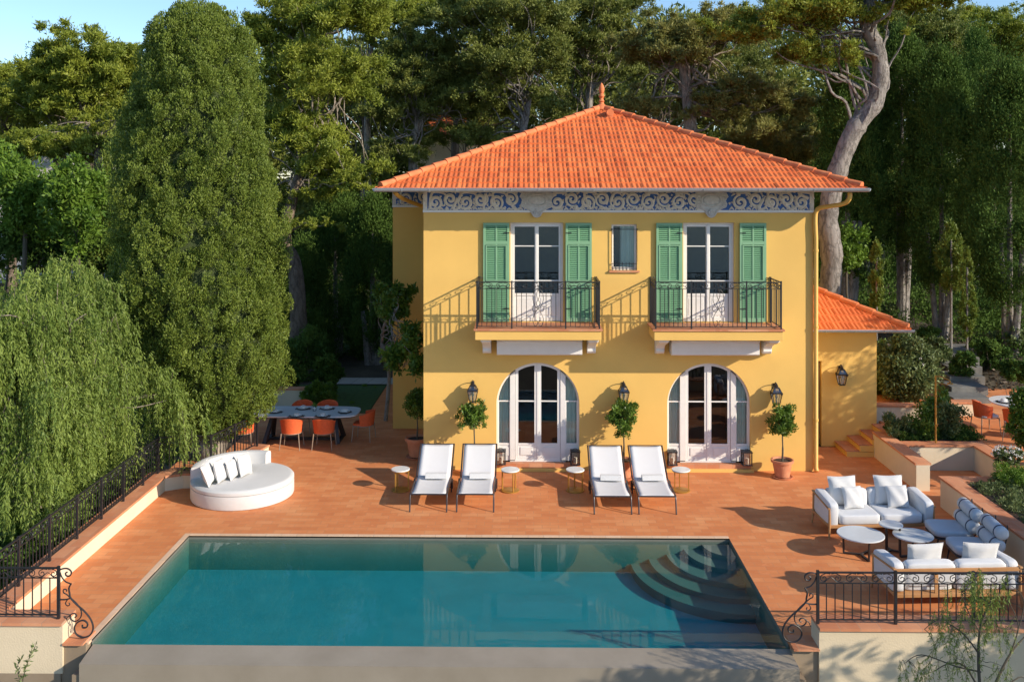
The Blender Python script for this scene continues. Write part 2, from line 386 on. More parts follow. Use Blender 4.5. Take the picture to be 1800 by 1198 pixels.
# ------------------------------------------------------------ foliage
def leaf_mesh(name, P, D, L, Wd, tint, rg):
    """one diamond leaf per point P, along unit direction D"""
    n = len(P)
    rv = rg.normal(size=(n, 3)); S = np.cross(D, rv); S /= (np.linalg.norm(S, axis=1, keepdims=True)+1e-9)
    L = np.broadcast_to(L, (n,))[:, None]; Wd = np.broadcast_to(Wd, (n,))[:, None]
    V = np.empty((n, 4, 3)); V[:, 0] = P; V[:, 1] = P+D*L*0.5+S*Wd*0.5; V[:, 2] = P+D*L; V[:, 3] = P+D*L*0.5-S*Wd*0.5
    return fast_mesh(name, V.reshape(-1, 3), np.arange(4*n, dtype=np.int32), 4, tint)
def fast_mesh(name, V, idx, k, tint=None):
    me = bpy.data.meshes.new(name); nf = len(idx)//k
    me.vertices.add(len(V)); me.vertices.foreach_set('co', V.astype(np.float32).ravel())
    me.loops.add(len(idx)); me.loops.foreach_set('vertex_index', idx.astype(np.int32))
    me.polygons.add(nf); me.polygons.foreach_set('loop_start', (np.arange(nf)*k).astype(np.int32))
    try: me.polygons.foreach_set('loop_total', np.full(nf, k, dtype=np.int32))
    except Exception: pass
    me.update(calc_edges=True)
    if tint is not None:
        a = me.attributes.new('tint', 'FLOAT', 'FACE'); a.data.foreach_set('value', np.clip(tint, 0, 1).astype(np.float32))
    return me
def unit(a): return a/(np.linalg.norm(a, axis=-1, keepdims=True)+1e-9)
def clumps(name, cen, rad, n, L, Wd, rg, up=0.3, out=1.0, rnd=0.6, shell=0.45, base=None, soft=False):
    """leaves spread through ellipsoid clumps; tint varies clump by clump and leaf by leaf"""
    cen = np.asarray(cen, float); rad = np.asarray(rad, float)
    if rad.ndim == 1: rad = np.repeat(rad[:, None], 3, 1)
    k = len(cen); size = rad.prod(axis=1)**(1/3); wgt = size**2; cnt = np.maximum(4, (n*wgt/wgt.sum()).astype(int))
    ci = np.repeat(np.arange(k), cnt)
    d = unit(rg.normal(size=(len(ci), 3)))
    r = shell+(1-shell)*rg.random((len(ci), 1))**0.7
    if soft: r = np.abs(rg.normal(size=(len(ci), 1)))*.62
    P = cen[ci]+d*r*rad[ci]
    dirs = unit(d*out+rg.normal(size=d.shape)*rnd+np.array([0, 0, up]))
    t = (base if base is not None else rg.random(k))[ci]*0.6+rg.random(len(ci))*0.4
    ll = L*(0.7+0.6*rg.random(len(ci))); ww = Wd*(0.7+0.6*rg.random(len(ci)))
    return leaf_mesh(name, P-dirs*ll[:, None]*0.3, dirs, ll, ww, t, rg)
# ------------------------------------------------------------ iron railing pieces
def spiral(cx, cz, r0, r1, a0, turns, n=22):
    return [(cx+(r0+(r1-r0)*i/n)*math.cos(a0+2*math.pi*turns*i/n), cz+(r0+(r1-r0)*i/n)*math.sin(a0+2*math.pi*turns*i/n)) for i in range(n+1)]
def in_plane(pts, o, d):
    """2D (along, z) to 3D from origin o along unit direction d"""
    return [Vector((o[0]+d[0]*a, o[1]+d[1]*a, o[2]+z)) for a, z in pts]
def scroll_unit(mb, o, d, a0, w, z0, z1, r=0.007):
    """a pair of C scrolls filling one frieze unit of a railing"""
    h = (z1-z0); cz = (z0+z1)/2
    for s in (1, -1):
        cx = a0+w/2+s*w*0.26
        sp = spiral(cx, cz-h*0.05, h*0.10, h*0.42, 0 if s > 0 else math.pi, 1.15*s)
        end = (a0+w/2+s*w*0.02, z1-h*0.08)
        mb.tube(in_plane(sp+[((sp[-1][0]+end[0])/2, z1-h*0.02), end], o, d), r, 5)
    mb.tube(in_plane(catmull_2d([(a0, z0+h*0.12), (a0+w*0.25, z0+h*0.05), (a0+w*0.5, z0+h*0.55), (a0+w*0.75, z0+h*0.05), (a0+w, z0+h*0.12)]), o, d), r*0.8, 5)
def catmull_2d(p, k=6): return [(v.x, v.y) for v in catmull([(a, b, 0) for a, b in p], k)]
def railing_run(parent, p0, p1, h, spacing=0.12, band=0.15, posts=None, org=None, foot=0.06, motif=None, bottom=True, lvl='', post_r=0.02):
    """rails, posts, scroll band and single balusters as parts of parent; p0,p1 at the railing's foot (z)"""
    p0 = Vector(p0); p1 = Vector(p1); L = (p1-p0).length; d = (p1-p0)/L
    zt = p0.z+h
    m = MB(); m.obox(p0+Vector((0, 0, h)), p1+Vector((0, 0, h)), 0.045, 0.016); obj('top_rail', m, M['iron'], parent)
    m = MB(); m.obox(p0+Vector((0, 0, h-band)), p1+Vector((0, 0, h-band)), 0.02, 0.012); obj('middle_rail', m, M['iron'], parent)
    m = MB(); m.obox(p0+Vector((0, 0, foot)), p1+Vector((0, 0, foot)), 0.03, 0.014); obj('bottom_rail', m, M['iron'], parent)
    ps = posts if posts is not None else [0, L]
    for a in ps:
        q = p0+d*a; m = MB(); m.obox(q, q+Vector((0, 0, h+0.03)), post_r*2, post_r*2, up=Vector((d.x, d.y, 0)))
        obj('post', m, M['iron'], parent)
    for i in range(len(ps)-1):
        a0, a1 = ps[i], ps[i+1]; w = a1-a0
        nu = max(1, round(w/0.36)); m = MB()
        for u in range(nu): scroll_unit(m, p0, d, a0+w*u/nu, w/nu, h-band+0.01, h-0.012)
        obj('scroll_band', m, M['iron'], parent)
        nb = max(1, round(w/spacing))
        for b in range(1, nb):
            a = a0+w*b/nb
            if motif and abs(a-motif) < 0.155: continue
            q = p0+d*a; m = MB(); m.obox(q+Vector((0, 0, foot)), q+Vector((0, 0, h-band)), 0.014, 0.014, up=Vector((d.x, d.y, 0)))
            obj('baluster', m, M['iron'], parent)
    if motif:
        m = MB(); z0 = foot; z1 = h-band; H = z1-z0
        for s in (1, -1):
            a = lambda x: motif+s*x
            for pts in ([(0.0, 1.0), (0.09, 0.92), (0.12, 0.72), (0.07, 0.55), (0.02, 0.47), (0.05, 0.40), (0.12, 0.42), (0.13, 0.52), (0.09, 0.53)],
                        [(0.0, 0.47), (0.08, 0.33), (0.12, 0.18), (0.08, 0.02), (0.02, 0.05), (0.02, 0.15), (0.06, 0.16)],
                        [(0.03, 1.15), (0.0, 1.0), (0.035, 0.85), (0.0, 0.7)],
                        [(0.0, 0.47), (0.04, 0.62), (0.0, 0.7)]):
                m.tube(in_plane(catmull_2d([(a(x), z0+z*H) for x, z in pts]), p0, d), 0.007, 5)
        obj('scroll_motif', m, M['iron'], parent)

# ------------------------------------------------------------ the villa
GX0, GX1 = fx(744.5), fx(1429.5)             # facade
WTOP = fz(336)                             # soffit height
A1, A2 = fx(945.5), fx(1246)                 # arch centres
AR = (fx(1018.5)-fx(872.5))/2
ASP = fz(637.5)-AR                           # spring line
ABOT = fz(812)
FD0 = fz(566)                                # balcony floor
U1 = (fx(897), fx(990)); U2 = (fx(1201), fx(1291)); UTOP = fz(391)
SW = (fx(1075), fx(1119.5)); SWB, SWT = fz(475), fz(394)
vorg = ((GX0+GX1)/2, 4, 0)
villa = thing('villa', 'two storey yellow villa with orange tiled hip roof, painted frieze and green shutters', 'house', vorg, world=True)

def wall_cols(mb, x0, x1, z0, z1, ops, y=0.0, depth=0.22):
    """front wall sheet with rectangular and arched openings plus their reveals"""
    xs = {x0, x1}
    for o in ops:
        xs |= {o['x0'], o['x1']}
        if 'r' in o:
            c = (o['x0']+o['x1'])/2
            for i in range(33): xs.add(c-o['r']*math.cos(math.pi*i/32))
    xs = sorted(xs); xs = [x for i, x in enumerate(xs) if i == 0 or x-xs[i-1] > 1e-5]
    def top(o, x):
        if 'r' in o:
            c = (o['x0']+o['x1'])/2; return o['sp']+math.sqrt(max(0, o['r']**2-(x-c)**2))
        return o['z1']
    for a, b in zip(xs, xs[1:]):
        mid = (a+b)/2; cuts = sorted([o for o in ops if o['x0'] < mid < o['x1']], key=lambda o: o['z0'])
        la = lb = z0
        for o in cuts:
            if o['z0'] > z0+1e-4: mb.quad((a, y, la), (b, y, lb), (b, y, o['z0']), (a, y, o['z0']))
            ta, tb = top(o, a), top(o, b)
            mb.quad((a, y, ta), (b, y, tb), (b, y+depth, tb), (a, y+depth, ta))
            if o['z0'] > z0+1e-4: mb.quad((a, y, o['z0']), (a, y+depth, o['z0']), (b, y+depth, o['z0']), (b, y, o['z0']))
            la, lb = ta, tb
        mb.quad((a, y, la), (b, y, lb), (b, y, z1), (a, y, z1))
    for o in ops:
        t = o.get('sp', o.get('z1'))
        for x in (o['x0'], o['x1']): mb.quad((x, y, o['z0']), (x, y+depth, o['z0']), (x, y+depth, t), (x, y, t))
ops = [dict(x0=A1-AR, x1=A1+AR, z0=0.0, sp=ASP, r=AR), dict(x0=A2-AR, x1=A2+AR, z0=0.0, sp=ASP, r=AR),
       dict(x0=U1[0], x1=U1[1], z0=FD0, z1=UTOP), dict(x0=U2[0], x1=U2[1], z0=FD0, z1=UTOP), dict(x0=SW[0], x1=SW[1], z0=SWB, z1=SWT)]
BACKY = 9.2; WINGX = W(690.5, 500, Y=3.7).x; WINGY = 3.7
mb = MB(); wall_cols(mb, GX0, GX1, -0.05, WTOP, ops)
obj('front_wall', mb, M['stucco'], villa)
mb = MB()
mb.quad((GX0, 0, -.05), (GX0, WINGY, -.05), (GX0, WINGY, WTOP), (GX0, 0, WTOP))
mb.quad((GX1, 0, -.05), (GX1, BACKY, -.05), (GX1, BACKY, WTOP), (GX1, 0, WTOP))
mb.quad((GX0, BACKY, -.05), (GX1, BACKY, -.05), (GX1, BACKY, WTOP), (GX0, BACKY, WTOP))
obj('side_wall', mb, M['stucco'], villa)
mb = MB(); mb.box(WINGX, GX0+0.003, WINGY, BACKY, -.05, WTOP); obj('rear_wing', mb, M['stucco'], villa)
# plinth line at the foot of the wall
# interior
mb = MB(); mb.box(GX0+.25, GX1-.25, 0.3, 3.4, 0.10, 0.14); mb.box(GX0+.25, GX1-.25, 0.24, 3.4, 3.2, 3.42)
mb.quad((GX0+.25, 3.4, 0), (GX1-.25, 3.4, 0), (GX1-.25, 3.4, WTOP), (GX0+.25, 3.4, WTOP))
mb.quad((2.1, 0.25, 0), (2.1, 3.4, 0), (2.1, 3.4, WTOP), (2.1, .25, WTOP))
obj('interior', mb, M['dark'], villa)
mb = MB()
for cx in (A1, A2):
    mb.box(cx-0.9, cx+0.9, 3.0, 3.3, 0.14, 1.1); mb.box(cx-0.3, cx+0.75, 1.8, 2.3, 0.14, 0.62)
obj('interior_furniture', mb, M['redwood'], villa)

# roof
ex0, ex1 = W(664, 330, Y=-0.9).x, W(1521, 330, Y=-0.9).x
ey0 = -0.9; EW = ex1-ex0; ey1 = ey0+EW; EZ = fz(331, -0.9)
ax, ay = (ex0+ex1)/2, (ey0+ey1)/2; AZ = fz(191, ay); RISE = AZ-EZ
ROOFT = {}
def roof_face(mb, c, half, rise, ez, rot, courses, period=0.118, amp=0.020, lap=0.034, depth=None):
    """a tiled triangular roof slope built as courses of corrugated tiles; c = centre of the square eave"""
    ca, sa = math.cos(rot), math.sin(rot); depth = half if depth is None else depth
    rr = np.random.default_rng(int(rot*10)+courses); tn = ROOFT.setdefault(id(mb), [])
    for k in range(courses):
        t0, t1 = k/courses, (k+1)/courses
        h0, h1 = half*(1-t0), half*(1-t1)
        n = max(2, int(2*h0/period*6))
        us = np.linspace(-h0, h0, n+1)
        shade = rr.random(400); lift = rr.normal(size=400)*.003
        rows = []
        for (t, hh, extra) in ((t0-0.012, h0+0.0, -0.03), (t0-0.012, h0, lap), (t1, h1, 0.0)):
            x = np.clip(us, -hh, hh)
            ph = (us/period) % 1.0; ti = (np.floor(us/(2*period)).astype(int)+200) % 400
            prof = 0 if extra == -0.03 else amp*(0.5-0.5*np.cos(2*np.pi*ph))+amp*.45*(((us/(2*period)) % 1.0) < 0.5)+lift[ti]
            y = -depth+depth*t*np.ones_like(x)
            z = ez+rise*t+extra+prof
            rows.append(np.stack([c[0]+x*ca-y*sa, c[1]+x*sa+y*ca, z+0*x], 1))
        V = np.concatenate(rows); m = n+1
        F = [(r*m+i, r*m+i+1, (r+1)*m+i+1, (r+1)*m+i) for r in range(2) for i in range(n)]
        um = (us[:-1]+us[1:])/2; tt = shade[(np.floor(um/(2*period)).astype(int)+200) % 400]
        tn += list(tt)+list(tt)
        mb.add(V, F)
def set_tint(o, mb):
    a = o.data.attributes.new('tint', 'FLOAT', 'FACE'); a.data.foreach_set('value', np.array(ROOFT[id(mb)], dtype=np.float32))
mb = MB()
for q in range(4): roof_face(mb, (ax, ay), EW/2, RISE, EZ, q*math.pi/2, 18)
roof = obj('roof', mb, M['roof'], villa); set_tint(roof, mb)
def ridge_caps(mb, p0, p1, n, r=0.085):
    p0 = Vector(p0); p1 = Vector(p1)
    for i in range(n):
        a = p0.lerp(p1, i/n); b = p0.lerp(p1, (i+1.12)/n)
        mb.tube([a+Vector((0, 0, .03)), a.lerp(b, .1)+Vector((0, 0, .03)), b+Vector((0, 0, .012))], [r*1.12, r*1.1, r*0.93], 10)
for cx, cy in ((ex0, ey0), (ex1, ey0), (ex0, ey1), (ex1, ey1)):
    mb = MB(); ridge_caps(mb, (cx+.06*(1 if cx == ex0 else -1), cy+(.06 if cy == ey0 else -.06), EZ+.03), (ax, ay, AZ+.02), 20)
    obj('ridge_cap', mb, M['ridge'], roof, smooth=True)
mb = MB(); mb.lathe([(.2, -.05), (.17, .05), (.08, .1), (.06, .16), (.09, .19), (.06, .22), (.05, .27), (.085, .33), (.07, .38), (.05, .41), (.075, .47), (.085, .55), (.06, .63), (.02, .70), (.0, .72)], (ax, ay, AZ+.02), 16)
obj('finial', mb, M['ridge'], roof, smooth=True)
vx, vy = W(1072, 210, Y=ay-0.75).x, ay-0.75; vz = EZ+RISE*(1-0.75/(EW/2))
mb = MB(); mb.box(vx-.09, vx+.09, vy-.12, vy+.3, vz-.02, vz+.12); mb.tube([(vx, vy-.14, vz+.13), (vx, vy+.3, vz+.13)], .1, 12)
obj('roof_vent', mb, M['ridge'], roof)
# rear wing roof
mb = MB()
wx0 = WINGX-0.28
zz = lambda x: EZ+RISE*(x-wx0)/(EW/2)
mb.add([(wx0, WINGY-.5, EZ-.02), (ex0+.9, WINGY-.5, zz(ex0+.9)-.08), (ex0+.9, ey1, zz(ex0+.9)-.08), (wx0, ey1, EZ-.02)], [(0, 1, 2, 3)])
obj('wing_roof', mb, M['roof'], villa)
# soffit + gutter
mb = MB(); mb.box(ex0+.03, ex1-.03, ey0+.03, ey1-.03, EZ-.085, EZ-.055); mb.box(wx0, ex0+.1, WINGY-.4, ey1-.1, EZ-.083, EZ-.053); obj('soffit', mb, M['soffit'], villa)
def gutter(parent, x0, x1, y, z, r=0.075, axis='x'):
    mb = MB(); n = 10; prof = [(-r*math.cos(math.pi*i/n), -r*math.sin(math.pi*i/n)) for i in range(n+1)]
    vs = []; fs = []
    for x in (x0, x1):
        for a, b in prof: vs.append((x, y+a, z+b) if axis == 'x' else (y+a, x, z+b))
    m = n+1
    fs = [(i, i+1, m+i+1, m+i) for i in range(n)]+[tuple(range(m)), tuple(range(2*m-1, m-1, -1))]
    mb.add(vs, fs)
    P = (lambda x: [(x, y+a*1.06, z+b*1.06) for a, b in prof]) if axis == 'x' else (lambda x: [(y+a*1.06, x, z+b*1.06) for a, b in prof])
    if axis == 'x': mb.tube([(x0, y-r, z+.002), (x1, y-r, z+.002)], .011, 6)
    k = int(abs(x1-x0)/0.62)
    for i in range(1, k):
        x = x0+(x1-x0)*i/k
        mb.tube(P(x)[:8], .007, 4)
    return obj('gutter', mb, M['zinc'], parent, smooth=True)
gutter(villa, ex0-.06, ex1+.06, ey0-.055, EZ-.005, .078)
gutter(villa, ey0-.05, ey1, ex0-.04, EZ-.005, .078, 'y'); gutter(villa, ey0-.05, ey1, ex1+.04, EZ-.005, .078, 'y')
# downpipe
px_ = lambda p, r, y: (W(p, r, Y=y).x, y, W(p, r, Y=y).z)
mb = MB()
pts = catmull([px_(1494, 339, -.75), px_(1493, 349, -.75), px_(1483, 358, -.6), px_(1455, 363, -.3), px_(1440, 366, -.12), px_(1434, 374, -.06), px_(1433, 392, -.06)], 5)+[Vector((GX1+.045, -.06, 5.5)), Vector((GX1+.045, -.06, .12)), Vector((GX1+.045, -.12, .03))]
mb.tube(pts, .052, 12)
for zc in (5.2, 3.4, 1.2): mb.tube([(GX1+.045, -.06, zc), (GX1+.045, -.06, zc+.05)], .064, 12)
obj('downpipe', mb, M['pipe'], villa, smooth=True)
mb = MB(); mb.tube(catmull([(ex0+.35, -.6, EZ-.09), (ex0+.4, -.2, EZ-.2), (GX0-.5, 1.2, EZ-.35), (GX0-.12, 2.0, EZ-.55)], 5), .05, 10)
obj('downpipe', mb, M['pipe'], villa, smooth=True)

# painted and moulded frieze
FZ0, FZ1 = fz(372.5), EZ-.087
def frieze(x0, x1, y, nrm=-1, meds=()):
    mb = MB(); mb.box(x0-.004, x1+.004, y-.016, y+.05, FZ0, FZ1); fr = obj('frieze', mb, M['blue'], villa)
    mb = MB(); mb.box(x0-.012, x1+.012, y-.05, y-.014, FZ0-.012, FZ0+.045); obj('frieze_moulding', mb, M['white'], fr)
    segs = {}
    def seg(x):
        k_ = sum(x > m for m in meds)
        if k_ not in segs: segs[k_] = MB()
        return segs[k_]
    mb = seg(x0); seg(x1)
    mb.box(x0-.008, x0+.09, y-.03, y-.014, FZ0+.045, FZ1); seg(x1).box(x1-.09, x1+.008, y-.03, y-.014, FZ0+.045, FZ1)
    zc = (FZ0+.045+FZ1)/2; H = FZ1-FZ0-.045
    step = H*0.80; n = max(1, int((x1-x0-.2)/step)); step = (x1-x0-.2)/n
    rr = random.Random(3)
    for i in range(n):
        cx = x0+.1+step*(i+.5)
        if any(abs(cx-m) < .36 for m in meds): continue
        mb = seg(cx); s = 1 if i % 2 else -1
        cz = zc+s*H*.08
        sp = spiral(cx, cz, .02, H*.40, rr.uniform(0, 6), 1.6*s, 26)
        rad = [.022+.024*math.sin(math.pi*k/26) for k in range(27)]
        mb.tube([(a, y-.028, b) for a, b in sp], rad, 6)
        e = sp[-1]
        pts = catmull([(e[0], y-.026, e[1]), (cx+s*step*.2, y-.026, zc-s*H*.42), (cx+step*.55, y-.026, zc-s*H*.40), (cx+step*.8, y-.026, zc-s*H*.1)], 5)
        mb.tube(pts, [.042-.022*k/len(pts) for k in range(len(pts))], 6)
        for q in range(11):
            a = rr.uniform(0, 6.28); rad_ = H*rr.uniform(.34, .52); ln = rr.uniform(.04, .085)
            bx, bz = cx+rad_*math.cos(a)*1.15, min(FZ1-.03, max(FZ0+.07, cz+rad_*math.sin(a)))
            mb.tube([(bx, y-.022, bz), (bx+ln*math.cos(a+.8)*.5, y-.030, bz+ln*math.sin(a+.8)*.5), (bx+ln*math.cos(a+1.4), y-.022, min(FZ1-.01, bz+ln*math.sin(a+1.4)))], [.010, .030, .008], 5)
    # foliage running along the lower edge
    x = x0+.1
    while x < x1-.12:
        if not any(abs(x-m) < .3 for m in meds):
            mb = seg(x)
            mb.tube([(x, y-.022, FZ0+.055), (x+.05, y-.03, FZ0+.06+rr.uniform(.02, .07)), (x+.11, y-.022, FZ0+.055)], [.014, .034, .012], 5)
            mb.tube([(x, y-.022, FZ1-.01), (x+.05, y-.03, FZ1-.012), (x+.11, y-.022, FZ1-.01)], [.008, .02, .008], 5)
        x += .135
    for mb in segs.values(): obj('scroll_relief', mb, M['relief'], fr, smooth=True)
    for m in meds:
        k = MB(); s = .0135
        outl = [(-29, 18), (-33, 10), (-27, 4), (-31, -4), (-24, -12), (-14, -17), (-9, -24), (-3, -27), (3, -27), (9, -24), (14, -17), (24, -12), (31, -4), (27, 4), (33, 10), (29, 18), (14, 20.5), (-14, 20.5)]
        zc2 = (FZ0+FZ1)/2-.005
        k.prism([(m+a*s*.92, min(FZ1-.005, zc2+b*s*.92)) for a, b in outl][::-1], y-.055, y-.01, 'y')
        k.tube([(m+.235*math.cos(t/24*6.283), y-.066, zc2+.045+.145*math.sin(t/24*6.283)) for t in range(25)], .022, 6)
        k.lathe([(0, 0)], (0, 0, 0), 3) if False else None
        k.cushion((m, y-.05, zc2+.045), (.40, .06, .23), e=.9, n=8)
        for sg in (1, -1):
            k.tube([(m+sg*a, y-.06, zc2+b) for a, b in spiral(.29, .08, .01, .085, 0, 1.4)], .016, 5)
            k.tube([(m+sg*a, y-.06, zc2+b) for a, b in spiral(.30, -.07, .01, .07, 0, -1.4)], .016, 5)
            k.tube([(m+sg*a, y-.06, zc2+b) for a, b in catmull_2d([(.24, -.14), (.14, -.2), (.08, -.32), (.0, -.36)])], .018, 5)
            k.tube([(m+sg*.02, y-.07, zc2-.17), (m+sg*.06, y-.075, zc2-.24), (m+sg*.02, y-.07, zc2-.33)], [.012, .03, .01], 6)
        k.tube([(m, y-.07, zc2-.15), (m, y-.08, zc2-.24), (m, y-.07, zc2-.35)], [.014, .03, .01], 6)
        obj('cartouche', k, M['stone'], fr, smooth=True)
frieze(GX0, GX1, 0, meds=(fx(943.5), fx(1249.5)))
frieze(WINGX, GX0-.02, WINGY)

# windows, doors
def french_window(x0, x1, z0, z1, y=0.13):
    fr = MB(); t = .055
    fr.box(x0, x0+t, y-.04, y+.04, z0, z1); fr.box(x1-t, x1, y-.04, y+.04, z0, z1)
    fr.box(x0+t, x1-t, y-.04, y+.04, z1-t, z1)
    f = obj('french_window', fr, M['woodwhite'], villa, bevel=.004)
    mid = (x0+x1)/2; zb = z0+(z1-z0)*.275
    for sd in (-1, 1):
        a = x0+t+.003 if sd < 0 else mid+.003; b = mid-.003 if sd < 0 else x1-t-.003
        L = MB(); s = .045
        L.box(a, a+s, y-.03, y+.02, z0+.01, z1-t-.003); L.box(b-s, b, y-.03, y+.02, z0+.01, z1-t-.003)
        L.box(a+s, b-s, y-.03, y+.02, z1-t-.003-s, z1-t-.003); L.box(a+s, b-s, y-.028, y+.018, z0+.01, z0+.1)
        L.box(a+s, b-s, y-.028, y+.018, zb-.04, zb+.02)
        L.box(a+s, b-s, y-.012, y+.012, z0+.1, zb-.04); L.box(a+s+.05, b-s-.05, y-.02, y-.010, z0+.15, zb-.09)
        H = z1-t-s-zb
        for q in (.60, .0): 
            if q: 
                L.box(a+s, b-s, y-.025, y+.012, fz(433)-.012, fz(433)+.012)
                L.box(a+s, b-s, y-.025, y+.012, fz(494)-.012, fz(494)+.012)
        if sd > 0: L.box(mid-.028, mid+.028, y-.045, y-.028, z0+.01, z1-t-.005)
        obj('door_leaf', L, M['woodwhite'], f, bevel=.003)
        P = MB(); P.quad((a+s, y, zb+.02), (b-s, y, zb+.02), (b-s, y, z1-t-s-.003), (a+s, y, z1-t-s-.003)); obj('glass_pane', P, M['glass'], f)
french_window(U1[0], U1[1], FD0, UTOP); french_window(U2[0], U2[1], FD0, UTOP)
# upstairs curtains
mb = MB()
def curtain(mb, x0, x1, y, z0, z1):
    n = max(6, int((x1-x0)/.03)); xs = np.linspace(x0, x1, n+1)
    V = [(x, y+.022*math.sin(x*62), z) for z in (z0, z1) for x in xs]
    mb.add(V, [(i, i+1, n+2+i, n+1+i) for i in range(n)])
curtain(mb, SW[0]+.22, SW[1]-.05, .19, SWB, SWT)
obj('curtain', mb, M['curtain'], villa)

def arched_door(cx):
    y = .15; r = AR
    f = MB()
    def arc_z(x, rr): return ASP+math.sqrt(max(0, rr*rr-(x-cx)**2))
    # outer arched frame
    n = 40
    for i in range(n):
        a0, a1 = math.pi*i/n, math.pi*(i+1)/n
        q = [(cx-math.cos(a)*rr, ASP+math.sin(a)*rr) for a in (a0, a1) for rr in (r, r-.045)]
        for yy in (y-.05,): f.quad((q[0][0], yy, q[0][1]), (q[2][0], yy, q[2][1]), (q[3][0], yy, q[3][1]), (q[1][0], yy, q[1][1]))
        f.quad((q[1][0], y-.05, q[1][1]), (q[3][0], y-.05, q[3][1]), (q[3][0], y+.03, q[3][1]), (q[1][0], y+.03, q[1][1]))
    for s in (-1, 1): f.box(min(cx+s*r, cx+s*(r-.045)), max(cx+s*r, cx+s*(r-.045)), y-.05, y+.03, ABOT, ASP)
    # pillars between the sidelights and the leaves (tops follow the arch)
    u = r*2/146.0                                 # metres per photo pixel on this plane
    def post(xa, xb, y0, y1, zb=ABOT):
        k = 8; xs = [xa+(xb-xa)*i/k for i in range(k+1)]
        for p, q in zip(xs, xs[1:]):
            zp, zq = arc_z(p, r-.02), arc_z(q, r-.02)
            f.quad((p, y0, zb), (q, y0, zb), (q, y0, zq), (p, y0, zp))
        f.quad((xa, y0, zb), (xa, y1, zb), (xa, y1, arc_z(xa, r-.02)), (xa, y0, arc_z(xa, r-.02)))
        f.quad((xb, y0, zb), (xb, y1, zb), (xb, y1, arc_z(xb, r-.02)), (xb, y0, arc_z(xb, r-.02)))
    post(cx-49*u, cx-40*u, y-.05, y+.03); post(cx+40*u, cx+49*u, y-.05, y+.03)
    f.box(cx-49*u, cx+49*u, y-.05, y+.05, ABOT-.02, ABOT+.02)
    d = obj('arched_door', f, M['woodwhite'], villa)
    ZP = fz(781); ZM = fz(707)
    for s in (-1, 1):
        L = MB(); F = f
        f2 = MB()
        def post2(m_, xa, xb, y0, y1, zb=ABOT):
            k = 6; xs = [xa+(xb-xa)*i/k for i in range(k+1)]
            for p, q in zip(xs, xs[1:]): m_.quad((p, y0, zb), (q, y0, zb), (q, y0, arc_z(q, r-.03)), (p, y0, arc_z(p, r-.03)))
            for x in (xa, xb): m_.quad((x, y0, zb), (x, y1, zb), (x, y1, arc_z(x, r-.03)), (x, y0, arc_z(x, r-.03)))
        a, b = sorted((cx+s*1.0*u, cx+s*39.5*u)); 
        st = 5.0*u
        post2(L, a, a+st, y-.03, y+.02, ABOT+.02); post2(L, b-st, b, y-.03, y+.02, ABOT+.02)
        L.box(a+st, b-st, y-.02, y+.01, ABOT+.02, ZP); L.box(a+st, b-st, y-.03, y+.02, ZP-.05, ZP+.0)
        L.box(a+st, b-st, y-.03, y-.02, ABOT+.02, ABOT+.08); L.box(a+st+.05, b-st-.05, y-.034, y-.019, ABOT+.14, ZP-.10)
        L.box(a+st, b-st, y-.025, y+.015, ZM-.014, ZM+.014)
        k = 8; xs = [a+st+(b-a-2*st)*i/k for i in range(k+1)]
        for p, q in zip(xs, xs[1:]): L.quad((p, y-.03, arc_z(p, r-.085)), (q, y-.03, arc_z(q, r-.085)), (q, y-.03, arc_z(q, r-.02)), (p, y-.03, arc_z(p, r-.02)))
        if s > 0: L.box(cx-.022, cx+.022, y-.045, y-.029, ABOT+.02, arc_z(cx, r-.05))
        obj('door_leaf', L, M['woodwhite'], d)
        P = MB()
        for p, q in zip(xs, xs[1:]): P.quad((p, y, ZP), (q, y, ZP), (q, y, arc_z(q, r-.08)), (p, y, arc_z(p, r-.08)))
        obj('glass_pane', P, M['glass'], d)
        # sidelight
        a, b = sorted((cx+s*49*u, cx+s*(r/u-3)*u)); S = MB()
        S.box(a, b, y-.02, y+.01, ABOT, ZP-.02); S.box(a+.03, b-.03, y-.032, y-.019, ABOT+.12, ZP-.10); S.box(a, b, y-.03, y+.015, ZP-.05, ZP); S.box(a, b, y-.025, y+.015, ZM-.014, ZM+.014)
        S.box(a, a+.02, y-.024, y+.014, ZP-.001, ZM+.001); S.box(b-.02, b, y-.024, y+.014, ZP-.001, ZM+.001)
        obj('sidelight_frame', S, M['woodwhite'], d)
        P = MB(); xs = [a+(b-a)*i/8 for i in range(9)]
        for p, q in zip(xs, xs[1:]): P.quad((p, y, ZP), (q, y, ZP), (q, y, max(ZP, arc_z(q, r-.04))), (p, y, max(ZP, arc_z(p, r-.04))))
        obj('glass_pane', P, M['glass'], d)
        cu = MB(); curtain(cu, a-.01, b+.01, y+.06, .35, 2.35); obj('curtain', cu, M['curtain'], d)
    T = MB(); T.box(cx-r+.002, cx+r-.002, -.06, y-.05, .02, ABOT-.025); obj('tiled_threshold', T, M['cap'], d)
    T = MB(); T.box(cx-r-.05, cx+r+.05, -.14, -.003, -.02, .065); obj('threshold_step', T, M['stucco'], d, bevel=.006)
arched_door(A1); arched_door(A2)
